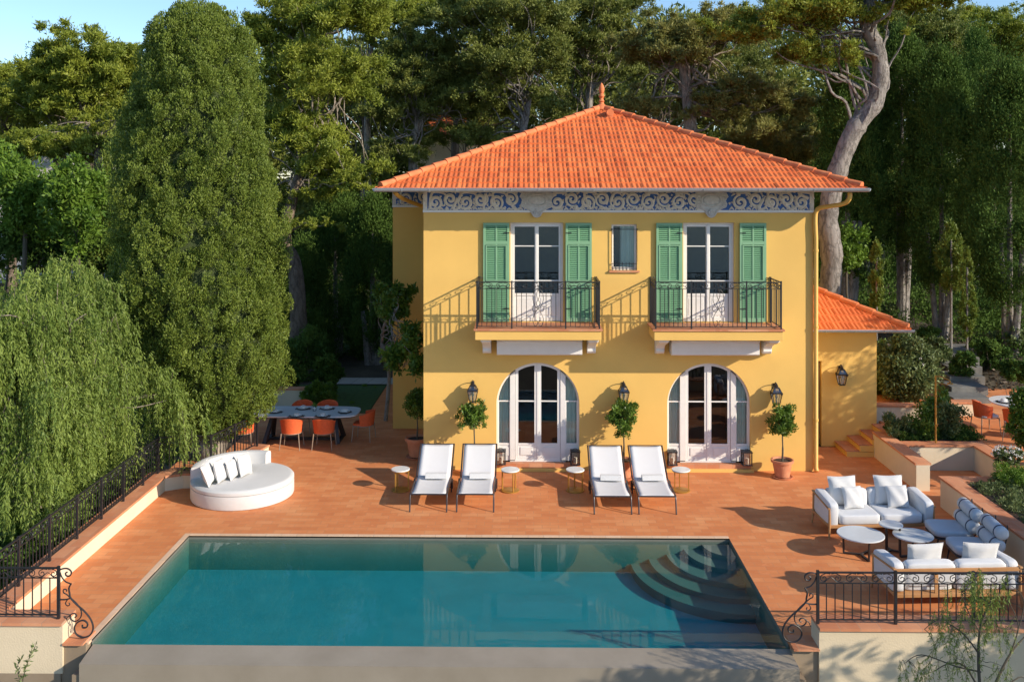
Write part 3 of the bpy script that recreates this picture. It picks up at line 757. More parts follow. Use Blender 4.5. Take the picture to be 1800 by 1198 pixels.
# small barred window
f = MB(); t = .05; y = .12
x0, x1 = SW; z0, z1 = SWB, SWT
f.box(x0, x0+t, y-.04, y+.03, z0, z1); f.box(x1-t, x1, y-.04, y+.03, z0, z1); f.box(x0+t, x1-t, y-.04, y+.03, z1-t, z1); f.box(x0+t, x1-t, y-.04, y+.03, z0, z0+t+.02)
sw = obj('window', f, M['woodwhite'], villa, bevel=.004)
P = MB(); P.quad((x0+t, y, z0+t), (x1-t, y, z0+t), (x1-t, y, z1-t), (x0+t, y, z1-t)); obj('glass_pane', P, M['glass'], sw)
G = MB()
for zc in (z0+.05, z0+.16): G.obox((x0-.0, -.04, zc), (x1, -.04, zc), .012, .012)
for i in range(8): xx = x0+.01+(x1-x0-.02)*i/7; G.obox((xx, -.04, z0+.01), (xx, -.04, z0+.2), .012, .012)
for xx in (x0, x1): G.obox((xx, -.04, z0+.2), (xx, -.04, z1-.1), .012, .012); G.obox((xx, -.04, z1-.12), (xx, .02, z1-.12), .03, .03); G.obox((xx, -.04, z0+.16), (xx, .02, z0+.16), .012, .012)
G.obox((x0, -.04, z1-.12), (x1, -.04, z1-.12), .012, .012)
obj('window_grille', G, M['iron'], sw)
P = MB(); P.box(x0-.06, x1+.06, -.05, .08, z0-.045, z0-.003); obj('window_sill', P, M['cap'], sw)

# shutters
def shutter(x0, x1, z0, z1, y=-.05, lead=1):
    S = MB(); t = .035; s = .055
    mid = (x0+x1)/2
    zs = [z0, z0+(z1-z0)*.385, z0+(z1-z0)*.80, z1]
    for x in (x0, x1-s): S.box(x, x+s, y-t/2, y+t/2, z0, z1)
    for z, h in ((z0, .09), (zs[1]-.05, .10), (zs[2]-.04, .07), (z1-.07, .07)): S.box(x0+s, x1-s, y-t/2, y+t/2, z, z+h)
    S.box(mid-.018, mid+.018, y-t/2+.002, y+t/2-.002, z0+.09, z1-.07)
    # tilting flap frame in the middle panel
    fa, fb = zs[1]+.06, zs[2]-.05
    for x in (x0+s+.004, x1-s-.034): S.box(x, x+.03, y-t/2-.014, y-t/2-.001, fa, fb)
    for z in (fa, fb-.03): S.box(x0+s+.034, x1-s-.034, y-t/2-.014, y-t/2-.001, z, z+.03)
    sh = obj('shutter', S, M['shutter'], villa, bevel=.003)
    Lv = MB(); 
    for za, zb in ((z0+.09, zs[1]-.05), (zs[1]+.05, zs[2]-.04), (zs[2]+.03, z1-.07)):
        n = int((zb-za)/.042)
        for i in range(n):
            zc = za+(i+.5)*(zb-za)/n
            for a, b in ((x0+s, mid-.018), (mid+.018, x1-s)):
                Lv.add([(a, y-.014, zc-.016), (b, y-.014, zc-.016), (b, y+.014, zc+.018), (a, y+.014, zc+.018), (a, y-.010, zc-.020), (b, y-.010, zc-.020), (b, y+.016, zc+.012), (a, y+.016, zc+.012)],
                       [(0, 1, 2, 3), (7, 6, 5, 4), (0, 4, 5, 1), (3, 2, 6, 7)])
    Lv.box(x0+s, x1-s, y+.0165, y+.0172, z0+.05, z1-.05)
    obj('louvres', Lv, M['louver'], sh)
    H = MB()
    hx = x1 if lead > 0 else x0
    for z in (z0+.3, z1-.25): H.box(min(hx, hx-lead*.14), max(hx, hx-lead*.14), y-t/2-.008, y-t/2-.001, z, z+.022)
    ox = x0 if lead > 0 else x1
    H.tube([(ox, y-.02, fz(487)), (ox-lead*.05, y-.05, fz(487)-.01), (ox-lead*.07, y-.05, fz(487)+.03)], .009, 5)
    obj('hinge', H, M['iron'], sh)
ST, SB = fz(391.5), fz(566)+.02
shutter(fx(849.5), fx(895.5), SB, ST, lead=1); shutter(fx(994), fx(1040), SB, ST, lead=-1)
shutter(fx(1153), fx(1199), SB, ST, lead=1); shutter(fx(1299.5), fx(1346), SB, ST, lead=-1)

# balconies
def balcony(x0, x1, mot):
    yf = -1.0; zt, zb = FD0, FD0-.26
    S = MB(); S.box(x0, x1, yf, -.004, zb, zt-.05)
    b = obj('balcony', S, M['stucco'], villa, bevel=.008)
    T = MB(); T.box(x0-.03, x1+.03, yf-.03, -.004, zt-.048, zt-.006); obj('tiled_floor', T, M['cap'], b)
    # carved corbels
    for cx in (x0+.24, x1-.17):
        K = MB(); w = .10
        prof = [(-.004, zb-.002), (-.86, zb-.002), (-.86, zb-.07), (-.80, zb-.10), (-.70, zb-.13), (-.52, zb-.17), (-.34, zb-.24), (-.25, zb-.32), (-.26, zb-.38), (-.22, zb-.43), (-.12, zb-.46), (-.004, zb-.46)]
        K.prism(prof, cx-w, cx+w, 'x')
        K.prism([(-.9, zb-.003), (-.004, zb-.003), (-.004, zb-.055), (-.9, zb-.055)], cx-w-.02, cx+w+.02, 'x')
        obj('corbel', K, M['white'], b, bevel=.01)
    # awning cassette between the corbels
    K = MB(); xa, xb = x0+.48, x1-.40
    K.prism([(-.02, zb-.06), (-.46, zb-.06), (-.50, zb-.10), (-.50, zb-.13), (-.44, zb-.15), (-.44, zb-.42), (-.40, zb-.45), (-.02, zb-.45)], xa, xb, 'x')
    obj('awning_cassette', K, M['woodwhite'], b, bevel=.006)
    K = MB(); K.box(xa-.08, xa-.005, -.3, -.02, zb-.14, zb-.08); K.box(xb+.005, xb+.05, -.3, -.02, zb-.14, zb-.08); obj('awning_bracket', K, M['iron'], b)
    zf = zt-.005; h = 1.06
    L = x1-x0-.08
    railing_run(b, (x0+.04, yf+.04, zf), (x1-.04, yf+.04, zf), h, .107, .15, posts=[0, L*.285, L*.725, L], foot=.05, motif=L/2, post_r=.016)
    railing_run(b, (x0+.04, yf+.04, zf), (x0+.04, -.01, zf), h, .12, .15, foot=.05, post_r=.015)
    railing_run(b, (x1-.04, yf+.04, zf), (x1-.04, -.01, zf), h, .12, .15, foot=.05, post_r=.015)
balcony(fx(835, -1), fx(1057, -1), 0); balcony(fx(1150, -1), fx(1377, -1), 0)
META_V = None

# ------------------------------------------------------------ annex at the right
AY = 2.1; AX1 = W(1541, 700, Y=AY).x; AZT = fz(583, 1.6, 1500)
anx = thing('annex', 'single storey yellow annex with tiled hip roof at the right of the villa', 'building', (8, 4.4, 0), world=True)
mb = MB(); wall_cols(mb, GX1+.003, AX1, -.05, AZT+.02, [dict(x0=fx(1431, AY)+.08, x1=fx(1444, AY), z0=-.05, z1=fz(633, AY))], y=AY)
mb.quad((AX1, AY, -.05), (AX1, 7.3, -.05), (AX1, 7.3, AZT), (AX1, AY, AZT))
mb.quad((GX1, 7.3, -.05), (AX1, 7.3, -.05), (AX1, 7.3, AZT), (GX1, 7.3, AZT))
obj('wall', mb, M['stucco'], anx)
mb = MB(); mb.box(fx(1431, AY)+.08, fx(1444, AY), AY+.14, AY+.19, 0, fz(633, AY)); obj('door', mb, M['taupe'], anx)
HX = W(1601, 580, Y=1.55).x; ah = 2.9
mb = MB()
# front slope + side slope, square hip of half size ah
for q in (0, 1): roof_face(mb, (HX-ah, 1.55+ah), ah, .42*ah, AZT+.06, q*math.pi/2, 9)
rf = obj('roof', mb, M['roof'], anx); set_tint(rf, mb)
mb = MB(); ridge_caps(mb, (HX-.05, 1.6, AZT+.1), (HX-ah, 1.55+ah, AZT+.08+.42*ah), 9); obj('ridge_cap', mb, M['ridge'], rf, smooth=True)
mb = MB(); mb.box(GX1+.01, HX-.03, 1.58, AY+.3, AZT-.02, AZT+.01); mb.box(AX1-.2, HX-.03, AY+.3, 7.3, AZT-.021, AZT+.009); obj('soffit', mb, M['soffit'], anx)
gutter(anx, GX1+.01, HX+.06, 1.50, AZT+.06, .065)
# ------------------------------------------------------------ setting: terrace, pool, walls
FRY = 14.3-CAMD                       # front of the terrace
PX0, PX1 = -6.55, 3.93                # pool sides
PYF = W(800, 943, z=0).y              # far edge
PYN = W(800, 1134, z=-.06).y           # infinity edge
LX, RX = -8.0, 8.75                   # inner faces of side walls
WH = .34
def poly_sheet(rects, z0, z1):
    m = MB()
    for r in rects: m.box(r[0], r[1], r[2], r[3], z0, z1)
    return m
cw = .10
# paving as quads between x and y breaks with the pool left open
pav = MB()
def flat(m, x0, x1, y0, y1, z=0.0, n=1): m.quad((x0, y0, z), (x1, y0, z), (x1, y1, z), (x0, y1, z))
flat(pav, -8.4, PX0-cw, FRY+.05, PYF+cw); flat(pav, PX1+cw-.1, 9.1, FRY+.05, PYF+cw); flat(pav, -8.5, 9.1, PYF+cw, 0.6)
flat(pav, 9.1, 10.62, -2.42, .1); flat(pav, -7.6, GX0+.3, .6, 5.4); flat(pav, GX1-.4, 9.3, .6, 2.3); flat(pav, -4.62, WINGX+.2, 5.4, 12.5); 
pv = struct('terrace_paving', pav, M['paving'])
flatm = MB(); flatm.box(-8.4, PX0-.02, FRY+.06, -6.0, -3.2, -.005); flatm.box(PX1+.02, 9.1, FRY+.06, -6.0, -3.2, -.005)
struct('terrace_retaining_wall', flatm, M['weirwall'])
lowg = MB(); lowg.box(-8.5, 9.1, PYF+.04, .3, -3.0, -.006); struct('terrace_base', lowg, M['beige'])
cop = MB(); cop.box(PX0-cw, PX0, PYN-.1, PYF+cw, -.03, .006); cop.box(PX0, PX1+.0, PYF, PYF+cw, -.03, .006)
swimming = thing('swimming_pool', 'long rectangular infinity pool with grey plaster basin, corner steps and spillway edge', 'pool', (-1.3, -6.5, 0), world=True)
obj('coping', cop, M['coping'], swimming)
PD = -.66
M['poolwall_shaded'] = mat('pool_wall_shaded', (0.155, 0.15, 0.125), .85, var=.08, scale=1.5)  # grey-brown basin wall, darkened in colour for the weaker light under water
b = MB()
b.quad((PX0, PYN, PD), (PX1, PYN, PD), (PX1, PYF, PD), (PX0, PYF, PD)); obj('floor', b, M['plaster'], swimming); b = MB()
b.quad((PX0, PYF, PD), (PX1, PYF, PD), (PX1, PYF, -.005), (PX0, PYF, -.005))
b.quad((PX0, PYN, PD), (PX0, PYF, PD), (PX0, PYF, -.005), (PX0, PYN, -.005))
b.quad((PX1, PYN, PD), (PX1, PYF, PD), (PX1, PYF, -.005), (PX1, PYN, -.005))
obj('basin_wall', b, M['poolwall_shaded'], swimming)
M_ = None
# quarter round steps in the far right corner
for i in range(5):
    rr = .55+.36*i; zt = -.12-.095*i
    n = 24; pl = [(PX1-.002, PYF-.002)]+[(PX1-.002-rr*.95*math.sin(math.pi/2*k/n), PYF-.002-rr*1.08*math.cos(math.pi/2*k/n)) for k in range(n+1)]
    s = MB(); s.prism(pl, PD if i == 4 else zt-.10, zt, 'z'); obj('step', s, M['poolwall_shaded'], swimming)  # dark step colour carries the shadow of the pool's right edge
bn = MB(); bn.box(PX1-3.0, PX1-.003, PYN+.003, PYN+.42, PD, -.40); obj('bench', bn, M['plaster'], swimming)
# spillway: inclined stone crest and outer wall
s = MB(); WY = PYN-.46
xa, xb = PX0+.02, PX1+.02
s.add([(xa, PYN, -.075), (xb, PYN, -.075), (xb+.02, WY, -.145), (xa, WY, -.145), (xa, PYN, PD), (xb, PYN, PD), (xb+.02, WY, -.5), (xa, WY, -.5)], [(0, 3, 2, 1), (3, 7, 6, 2), (0, 4, 7, 3), (1, 2, 6, 5), (4, 5, 6, 7)])
obj('spillway_edge', s, M['weir'], swimming)
s = MB(); s.box(xa-.12, xb+.12, WY+.03, WY+.3, -3.2, -.32); obj('outer_wall', s, M['weirwall'], swimming)
# water
wm, t, bb = newmat('pool_water'); N = t.nodes; L = t.links; N.remove(bb)
tr = N.new('ShaderNodeBsdfTransparent'); tr.inputs[0].default_value = (0.92, 0.97, 0.96, 1)
gl = N.new('ShaderNodeBsdfGlossy'); gl.inputs['Roughness'].default_value = 0.015
fr = N.new('ShaderNodeFresnel'); fr.inputs[0].default_value = 1.33
mm = N.new('ShaderNodeMath'); mm.operation = 'MULTIPLY'; mm.inputs[1].default_value = 0.68; mm.use_clamp = True
geo = N.new('ShaderNodeNewGeometry'); bf = N.new('ShaderNodeMath'); bf.operation = 'SUBTRACT'; bf.inputs[0].default_value = 1; L.new(geo.outputs['Backfacing'], bf.inputs[1])
m2 = N.new('ShaderNodeMath'); m2.operation = 'MULTIPLY'; L.new(fr.outputs[0], m2.inputs[0]); L.new(bf.outputs[0], m2.inputs[1])
L.new(m2.outputs[0], mm.inputs[0])
mx = N.new('ShaderNodeMixShader'); L.new(mm.outputs[0], mx.inputs[0]); L.new(tr.outputs[0], mx.inputs[1]); L.new(gl.outputs[0], mx.inputs[2])
nz = N.new('ShaderNodeTexNoise'); nz.inputs['Scale'].default_value = 2.2; nz.inputs['Detail'].default_value = 3
tc = N.new('ShaderNodeTexCoord'); L.new(tc.outputs['Object'], nz.inputs['Vector'])
bp = N.new('ShaderNodeBump'); bp.inputs['Strength'].default_value = .06; bp.inputs['Distance'].default_value = .02; L.new(nz.outputs['Fac'], bp.inputs['Height']); L.new(bp.outputs[0], gl.inputs['Normal'])
va = N.new('ShaderNodeVolumeAbsorption'); va.inputs['Color'].default_value = (0.0, 0.80, 0.88, 1); va.inputs['Density'].default_value = 0.92
L.new(mx.outputs[0], N['Material Output'].inputs['Surface']); L.new(va.outputs[0], N['Material Output'].inputs['Volume'])
wt = MB(); wt.box(PX0+.004, PX1-.004, PYN+.001, PYF-.004, PD+.004, -.065)
wo_ = obj('pool_water', wt, wm); wo_['kind'] = 'structure'; wo_['label'] = 'teal pool water'; wo_['category'] = 'water'

def capped_wall(name, label, pts, h, cap_w, face, base=-.02, wall_t=None, over=.03, cap_t=.045, cat='wall', closed=False):
    """low wall along a polyline (centre line) with a tile cap"""
    th = thing(name, label, cat, (pts[0][0], pts[0][1], 0), world=True)
    def ribbon(hw, z0, z1):
        m = MB(); P = [Vector((p[0], p[1], 0)) for p in pts]; Ls = []; Rs = []
        for i, p in enumerate(P):
            d0 = (p-P[i-1]).normalized() if i > 0 else (P[1]-p).normalized()
            d1 = (P[i+1]-p).normalized() if i < len(P)-1 else d0
            n = Vector((-(d0+d1).y, (d0+d1).x, 0)).normalized(); k = hw/max(.4, n.dot(Vector((-d0.y, d0.x, 0))))
            Ls.append(p+n*k); Rs.append(p-n*k)
        poly = [(v.x, v.y) for v in Ls]+[(v.x, v.y) for v in reversed(Rs)]
        for i in range(len(P)-1):
            q = [Ls[i], Ls[i+1], Rs[i+1], Rs[i]]
            m.add([(v.x, v.y, z) for z in (z0, z1) for v in q], [(3, 2, 1, 0), (4, 5, 6, 7), (0, 1, 5, 4), (2, 3, 7, 6)]+([(3, 0, 4, 7)] if i == 0 else [])+([(1, 2, 6, 5)] if i == len(P)-2 else []))
        return m
    obj('wall_face', ribbon((cap_w-2*over)/2, base, h-cap_t), face, th)
    obj('tile_cap', ribbon(cap_w/2, h-cap_t, h), M['cap'], th)
    return th
cwid = .46
# left wall with its two bends: along the side, short return, diagonal to the dining corner
lw = capped_wall('garden_wall', 'long low cream wall with terracotta cap along the left side of the terrace', [(LX-cwid/2+.03, FRY+.45), (LX-cwid/2+.03, -1.55), (-7.72, -1.26), (-7.1, -1.26), (-6.55, .9)], WH, cwid, M['cream'], base=-3.0)
# front left wall with the stepped end
fl = capped_wall('front_wall', 'cream front wall with terracotta cap at the bottom left corner', [(-10.2, FRY+.22), (-6.9, FRY+.22)], WH, .46, M['beige'], base=-.42)
m = MB(); m.box(-6.9, PX0-cw+.06, FRY-.0, FRY+.44, .004, .03); obj('lower_tile_step', m, M['cap'], fl)
m = MB(); m.box(-10.2, -6.93, FRY+.02, FRY+.4, -3.2, -.422); obj('footing', m, M['weirwall'], fl)
frw = capped_wall('front_wall', 'beige front wall with terracotta cap below the sofas at the bottom right', [(4.33, FRY+.22), (12, FRY+.22)], WH, .46, M['beige'], base=-3.2)
m = MB(); m.box(PX1+.02, 4.33, FRY-.02, FRY+.44, .004, .03); obj('lower_tile_step', m, M['cap'], frw)
# right hand walls
wA = capped_wall('garden_wall', 'low cream wall with terracotta cap and square end beside the yellow annex', [(RX+.07, 1.25), (RX+.07, -1.42)], .62, .36, M['cream'])
wB = capped_wall('planter_wall', 'long terracotta capped planter wall running behind the armless lounge chairs', [(12.4, -2.58), (RX+.17, -2.58), (RX+.17, FRY+.6)], .64, .36, M['cream'])
wC = capped_wall('shower_wall', 'pale wall with terracotta cap enclosing the sunken outdoor shower', [(RX+.27, .27), (10.8, .27), (10.8, -2.42)], .60, .36, M['greyfabric' if False else 'cream'])
pbed = MB(); pbed.box(RX+.35, 13.5, FRY+.3, -2.75, -.4, .55); pbed.box(10.98, 13.5, -2.75, -1.1, -.4, .56); pbed.box(RX+.26, 11.2, .44, 1.6, -.4, .56)
struct('planting_bed', pbed, M['soil'])
up = MB(); up.box(11.2, 18, -1.1, 6.2, -.4, .61); up.box(9.2, 11.2, 1.6, 6.2, -.4, .608); up.box(10.98, 11.2, -1.1, 1.6, -.4, .609)
struct('upper_terrace', up, M['paving'])
wD = capped_wall('garden_wall', 'short low wall with terracotta cap just right of the annex corner', [(AX1+.02, 2.45), (10.35, 2.45)], 1.02, .34, M['cream'], base=.5)
wE = capped_wall('garden_wall', 'low sunlit wall behind the shower shrubs near the stone stair', [(10.6, 3.0), (12.1, 3.0)], .98, .34, M['cream'], base=.5)
# yellow stair between annex and wall
st = thing('garden_steps', 'yellow rendered steps with tiled treads climbing beside the annex', 'steps', (8.2, 1.6, 0), world=True)
for i in range(4):
    x = 8.0+i*.32; m = MB(); m.box(x, 9.5, 1.18, AY-.004, -.02+.15*i, .12+.15*i); obj('riser', m, M['stucco'], st)
    m = MB(); m.box(x-.02, x+.32 if i < 3 else 9.5, 1.2, AY-.006, .121+.15*i, .150+.15*i); obj('tread', m, M['cap'], st)
# stone slab stair
ss = thing('stone_stair', 'grey stone slab stair climbing the garden slope at the right', 'stairs', (12.5, 6, .6), world=True)
for i in range(7):
    t_ = i/10; p = W(1712-42*t_, 742-70*t_, Y=3.6+i*.78); z = .62+.14*i
    m = MB(); m.box(p.x-.55, p.x+.5, 3.5+i*.78, 4.35+i*.78, z-.25, z); obj('slab', m, M['slate'], ss, bevel=.01)
# dining corner wall and path slabs on the left
wF = capped_wall('garden_wall', 'low shaded wall with terracotta cap behind the left dining table', [(-9.2, 6.3), (-6.6, 6.3)], .55, .34, M['cream'])
p1 = MB()
for i in range(6):
    a = W(560+27*i, 678, z=.01); k = .62
    p1.add([(a.x, 9.3, .02), (a.x+.50, 9.3, .02), (a.x+.64, 10.3, .02), (a.x+.14, 10.3, .02)], [(0, 1, 2, 3)])
struct('stepping_stone_path', p1, M['concrete'])
l1 = MB(); flat(l1, -12, -4.64, 5.4, 9.2, .008); flat(l1, -18, -3.9, 15, 21, .02); struct('lawn', l1, M['lawn'])

# terrain: one sheet, finer near the house
def sstep(a, b, x):
    t = np.clip((x-a)/(b-a), 0, 1); return t*t*(3-2*t)
def tz(x, y):
    x = np.asarray(x, float); y = np.asarray(y, float)
    left = np.maximum(0, np.minimum(y, 70)-19)*.11
    right = .5*sstep(1.5, 4.5, y)+np.maximum(0, np.minimum(y, 60)-5)*.13
    k = sstep(2, 10, x)
    z = left*(1-k)+right*k-.04
    front = sstep(-6.2, -2.5, y)
    lside = sstep(-9.2, -7.5, x) if False else 1-sstep(-7.9, -9.4, x)*0
    z = z*front-3.2*(1-front)
    # the ground drops away left of the side wall
    dl = (1-sstep(-10.5, -8.6, x))*(1-sstep(0, 6, y))
    z = z-2.6*dl*front
    z = np.where(y < -30, z-(-30-y)*.16, z)
    return np.where((x > -8.3) & (x < 13) & (y < .8) & (y > -9), np.minimum(z, -3.1), z)
xs = np.unique(np.concatenate([np.linspace(-300, -60, 9), np.linspace(-60, -20, 21), np.arange(-20, 24, .5), np.linspace(24, 60, 19), np.linspace(60, 300, 9)]))
ys = np.unique(np.concatenate([np.linspace(-200, -30, 12), np.linspace(-30, -10, 11), np.arange(-10, 30, .5), np.linspace(30, 80, 26), np.linspace(80, 400, 9)]))
Xg, Yg = np.meshgrid(xs, ys); Zg = tz(Xg, Yg)
wild = (Yg > 7)*(1-((Xg > -12) & (Xg < -3) & (Yg < 21)))
Zg = Zg+wild*(.12*np.sin(Xg*1.3+Yg*.7)+.1*np.sin(Xg*.6-Yg*1.1))
nx, ny = len(xs), len(ys)
ii = (np.arange(ny-1)[:, None]*nx+np.arange(nx-1)[None, :]).ravel()
idx = np.stack([ii, ii+1, ii+nx+1, ii+nx], 1).ravel()
gm = fast_mesh('ground', np.stack([Xg.ravel(), Yg.ravel(), Zg.ravel()], 1), idx, 4)
M['ground'] = mat('garden_ground', (0.05, 0.04, 0.022), 0.95, scale=.9, bump=.8, bscale=9, col2=(0.11, 0.085, 0.05))
gm.materials.append(M['ground']); g = bpy.data.objects.new('ground', gm); C.objects.link(g); g['kind'] = 'structure'; g['label'] = 'dark earth and leaf litter of the garden slope'
sm, t, bb = newmat('sea_water'); bb.inputs['Base Color'].default_value = (.02, .07, .12, 1); bb.inputs['Roughness'].default_value = .15
q = MB(); q.quad((-3000, -4000, -31), (3000, -4000, -31), (3000, -150, -31), (-3000, -150, -31)); struct('sea', q, sm)
# ------------------------------------------------------------ railings on the walls
def rail_thing(label, runs, base):
    t = thing('iron_railing', label, 'railing', base, world=True)
    for r in runs: railing_run(t, *r[0], **r[1])
    return t
zc = WH+.004
xr = LX-cwid/2+.01
LL = -1.3-(FRY+.25)
rail_thing('long black wrought iron railing on the left side wall in front of the weeping tree',
           [(((xr, FRY+.25, zc), (xr, -1.5, zc), .78), dict(spacing=.115, band=.15, posts=[LL*i/7 if i < 7 else (-1.5-(FRY+.25)) for i in range(8)], foot=.07))], (xr, FRY+.25, zc))
rail_thing('black iron railing bending round the daybed towards the left dining table',
           [(((xr, -1.42, zc), (-7.7, -1.26, zc), .78), dict(spacing=.12)), (((-7.7, -1.26, zc), (-7.1, -1.26, zc), .78), dict(spacing=.12)), (((-7.1, -1.26, zc), (-6.6, .7, zc), .78), dict(spacing=.12, posts=[0, 1.0, 2.02]))], (-7.4, -1.26, zc))
def end_scroll(parent, x, y, z, s):
    """wrought iron scroll bracket closing a railing; s is the outward direction"""
    k = .0029
    curves = [([(298, 620), (275, 612), (250, 612), (232, 628), (238, 648), (256, 650), (262, 636), (252, 630)], .012),
              ([(290, 632), (282, 655), (262, 680), (238, 690)], .010),
              ([(232, 690), (244, 715), (240, 745), (236, 765), (205, 800), (165, 835), (130, 880), (118, 925), (135, 962), (172, 974), (205, 958), (216, 925), (200, 896), (170, 884), (148, 900), (152, 920), (172, 922), (174, 908)], .013),
              ([(240, 762), (256, 748), (272, 738), (272, 722), (258, 722), (256, 733)], .009),
              ([(298, 775), (262, 775), (236, 768)], .011),
              ([(252, 776), (262, 795), (252, 808), (240, 802), (244, 792)], .008),
              ([(236, 766), (200, 800), (180, 835), (184, 870), (212, 890), (236, 876), (236, 856), (216, 848), (204, 860), (214, 870)], .010),
              ([(236, 856), (252, 870), (262, 892)], .008)]
    for c, r in curves:
        m = MB(); pts = [(x-s*(298-a)*k*-1*-1 if False else x+s*(298-a)*k, y, z+(855-b)*k*.98) for a, b in c]
        m.tube(catmull(pts, 6), r, 6); obj('scroll_bracket', m, M['iron'], parent, smooth=True)
yf = FRY+.14
x1 = W(103, 1040, Y=yf).x
t = rail_thing('short black iron railing with curled end bracket at the bottom left corner', [(((-10.1, yf, zc), (x1, yf, zc), .76), dict(spacing=.135, band=.15, posts=[0, 1.1, x1+10.1], foot=.06))], (x1, yf, zc))
end_scroll(t, x1, yf, zc+.06, 1)
x0 = W(1437.5, 1040, Y=yf).x
t = rail_thing('black iron railing with curled end bracket in front of the sofas at the bottom right', [(((x0, yf, zc), (x0+6.6, yf, zc), .76), dict(spacing=.13, band=.16, posts=[0, 1.15, 2.3, 3.45, 4.6, 5.75, 6.6], foot=.06))], (x0, yf, zc))
end_scroll(t, x0, yf, zc+.06, -1)

# ------------------------------------------------------------ wall lanterns
def lantern(x, y, z, label):
    t = thing('wall_lantern', label, 'lantern', (x, y, z), group='wall lanterns on the yellow facades')
    yo = -.19
    def ring(w, z_): return [(-w, yo-w, z_), (w, yo-w, z_), (w, yo+w, z_), (-w, yo+w, z_)]
    def frus(m, w0, z0, w1, z1):
        m.add(ring(w0, z0)+ring(w1, z1), [(0, 1, 5, 4), (1, 2, 6, 5), (2, 3, 7, 6), (3, 0, 4, 7), (3, 2, 1, 0), (4, 5, 6, 7)])
    g = MB(); frus(g, .062, -.20, .108, .045); frus(g, .112, .062, .062, .165); obj('lantern_glass', g, M['lampglass'], t)
    f = MB()
    for a, b in ((0, 1), (1, 2), (2, 3), (3, 0)):
        A, B = ring(.066, -.205), ring(.115, .05); D_ = ring(.062, .17)
        f.obox(A[a], B[a], .014, .014); f.obox(A[a], A[b], .016, .016); f.obox(B[a], D_[a], .014, .014); f.obox(D_[a], D_[b], .012, .012)
    frus(f, .125, .045, .125, .075); frus(f, .07, -.225, .07, -.205)
    obj('lantern_frame', f, M['iron'], t)
    c = MB(); frus(c, .075, .168, .05, .195); c.lathe([(.04, .195), (.045, .23), (.028, .24), (.03, .26), (.012, .275), (.0, .30)], (0, yo, 0), 12); obj('lantern_cap', c, M['iron'], t)
    b = MB(); b.box(-.03, .03, -.018, -.001, -.02, .24); b.tube(catmull([(0, -.01, .20), (0, -.09, .27), (0, -.16, .285), (0, yo, .25)], 5), .011, 6); b.tube(catmull([(0, -.01, .0), (0, -.07, .04), (0, -.09, .1), (0, -.05, .12)], 4), .008, 5); obj('bracket', b, M['iron'], t)
    m = MB(); m.lathe([(.018, -.2), (.018, -.07), (.006, -.05)], (0, yo, 0), 10); m.lathe([(.028, -.07), (.034, -.03), (.02, .01), (.004, .03)], (0, yo, 0), 10); obj('bulb', m, M['candle'], t, smooth=True)
    return t
for px, row, Y, lb in ((831, 690, 0, 'black wall lantern above the left lollipop tree, left of the left arched door'), (1096.5, 692, 0, 'black wall lantern on the pier between the two arched doors'),
                       (1364.5, 694, 0, 'black wall lantern at the right end of the villa front above the potted tree'), (1479.5, 661, 2.1, 'black wall lantern on the low annex beside its narrow door')):
    p = W(px, row, Y=Y-.19); lantern(p.x, Y-.002, p.z, lb)

# ------------------------------------------------------------ potted lollipop trees
def pot_mesh(t, r=.235, h=.42):
    m = MB(); m.lathe([(r*.70, .035), (r*.95, h*.82), (r*.96, h*.84), (r*1.1, h*.85), (r*1.12, h*.99), (r*1.0, h), (r*.92, h*.93), (r*.9, h*.9)], n=28, capt=False); p = obj('pot', m, M['terracotta'], t, smooth=True)
    m = MB(); m.lathe([(r*.95, .0), (r*1.05, .035), (r*.98, .035), (r*.9, .012)], n=28); obj('saucer', m, M['terracotta'], t, smooth=True)
    m = MB(); m.lathe([(.001, h*.9), (r*.91, h*.89)], n=20, capt=False, capb=False); obj('soil', m, M['soil'], p)
def bay_tree(loc, zc, rx, rz, label, seed, n=2600, pr=.235, ph=.42, lean=0.0):
    rg = np.random.default_rng(seed)
    t = thing('potted_tree', label, 'tree', loc, group='clipped trees in terracotta pots')
    pot_mesh(t, pr, ph)
    m = MB(); m.tube(catmull([(0, 0, ph*.85), (.012, .0, (zc-rz+ph)/2), (lean, 0, zc-rz*.6), (lean, 0, zc+rz*.3)], 5), [.022]*6+[.016]*10, 8)
    for k in range(14):
        a = rg.uniform(0, 6.28); m.tube([(lean, 0, zc-rz*.5+.02*k), (lean+rx*.5*math.cos(a), rx*.5*math.sin(a), zc-rz*.1+rg.uniform(-.1, .35)*rz)], [.010, .004], 5)
    obj('trunk', m, M['twig'], t, smooth=True)
    k = 74; d = unit(rg.normal(size=(k, 3))); rr = (.40+.62*rg.random((k, 1))); rr[:14] = rg.uniform(1.0, 1.38, (14, 1))
    cen = d*rr*np.array([rx, rx, rz])*.82+np.array([lean, 0, zc])
    me = clumps('crown', cen, np.full(k, rx*.26)*(.6+.7*rg.random(k)), int(n*1.7), .075, .030, rg, up=.55, rnd=.7, shell=.1)
    o = obj('crown', me, M['lbay'], t)
    return t
def pt(px, row): return W(px, row, z=0)
p = W(833, 800, Y=-.55); bay_tree((p.x, -.50, 0), 1.40, .33, .34, 'slim lollipop tree whose pot is hidden behind the second lounger from the left', 11, n=2100, pr=.2, ph=.36)
p = W(1096, 800, Y=-.55); bay_tree((p.x, -.55, 0), 1.38, .38, .42, 'fuller lollipop tree between the arched doors, its pot seen between two loungers', 12, n=2900)
p = pt(1373, 836); bay_tree((p.x, -.48, 0), 1.30, .36, .40, 'lollipop tree in a terracotta pot standing free at the right end of the villa front', 13, n=2700)
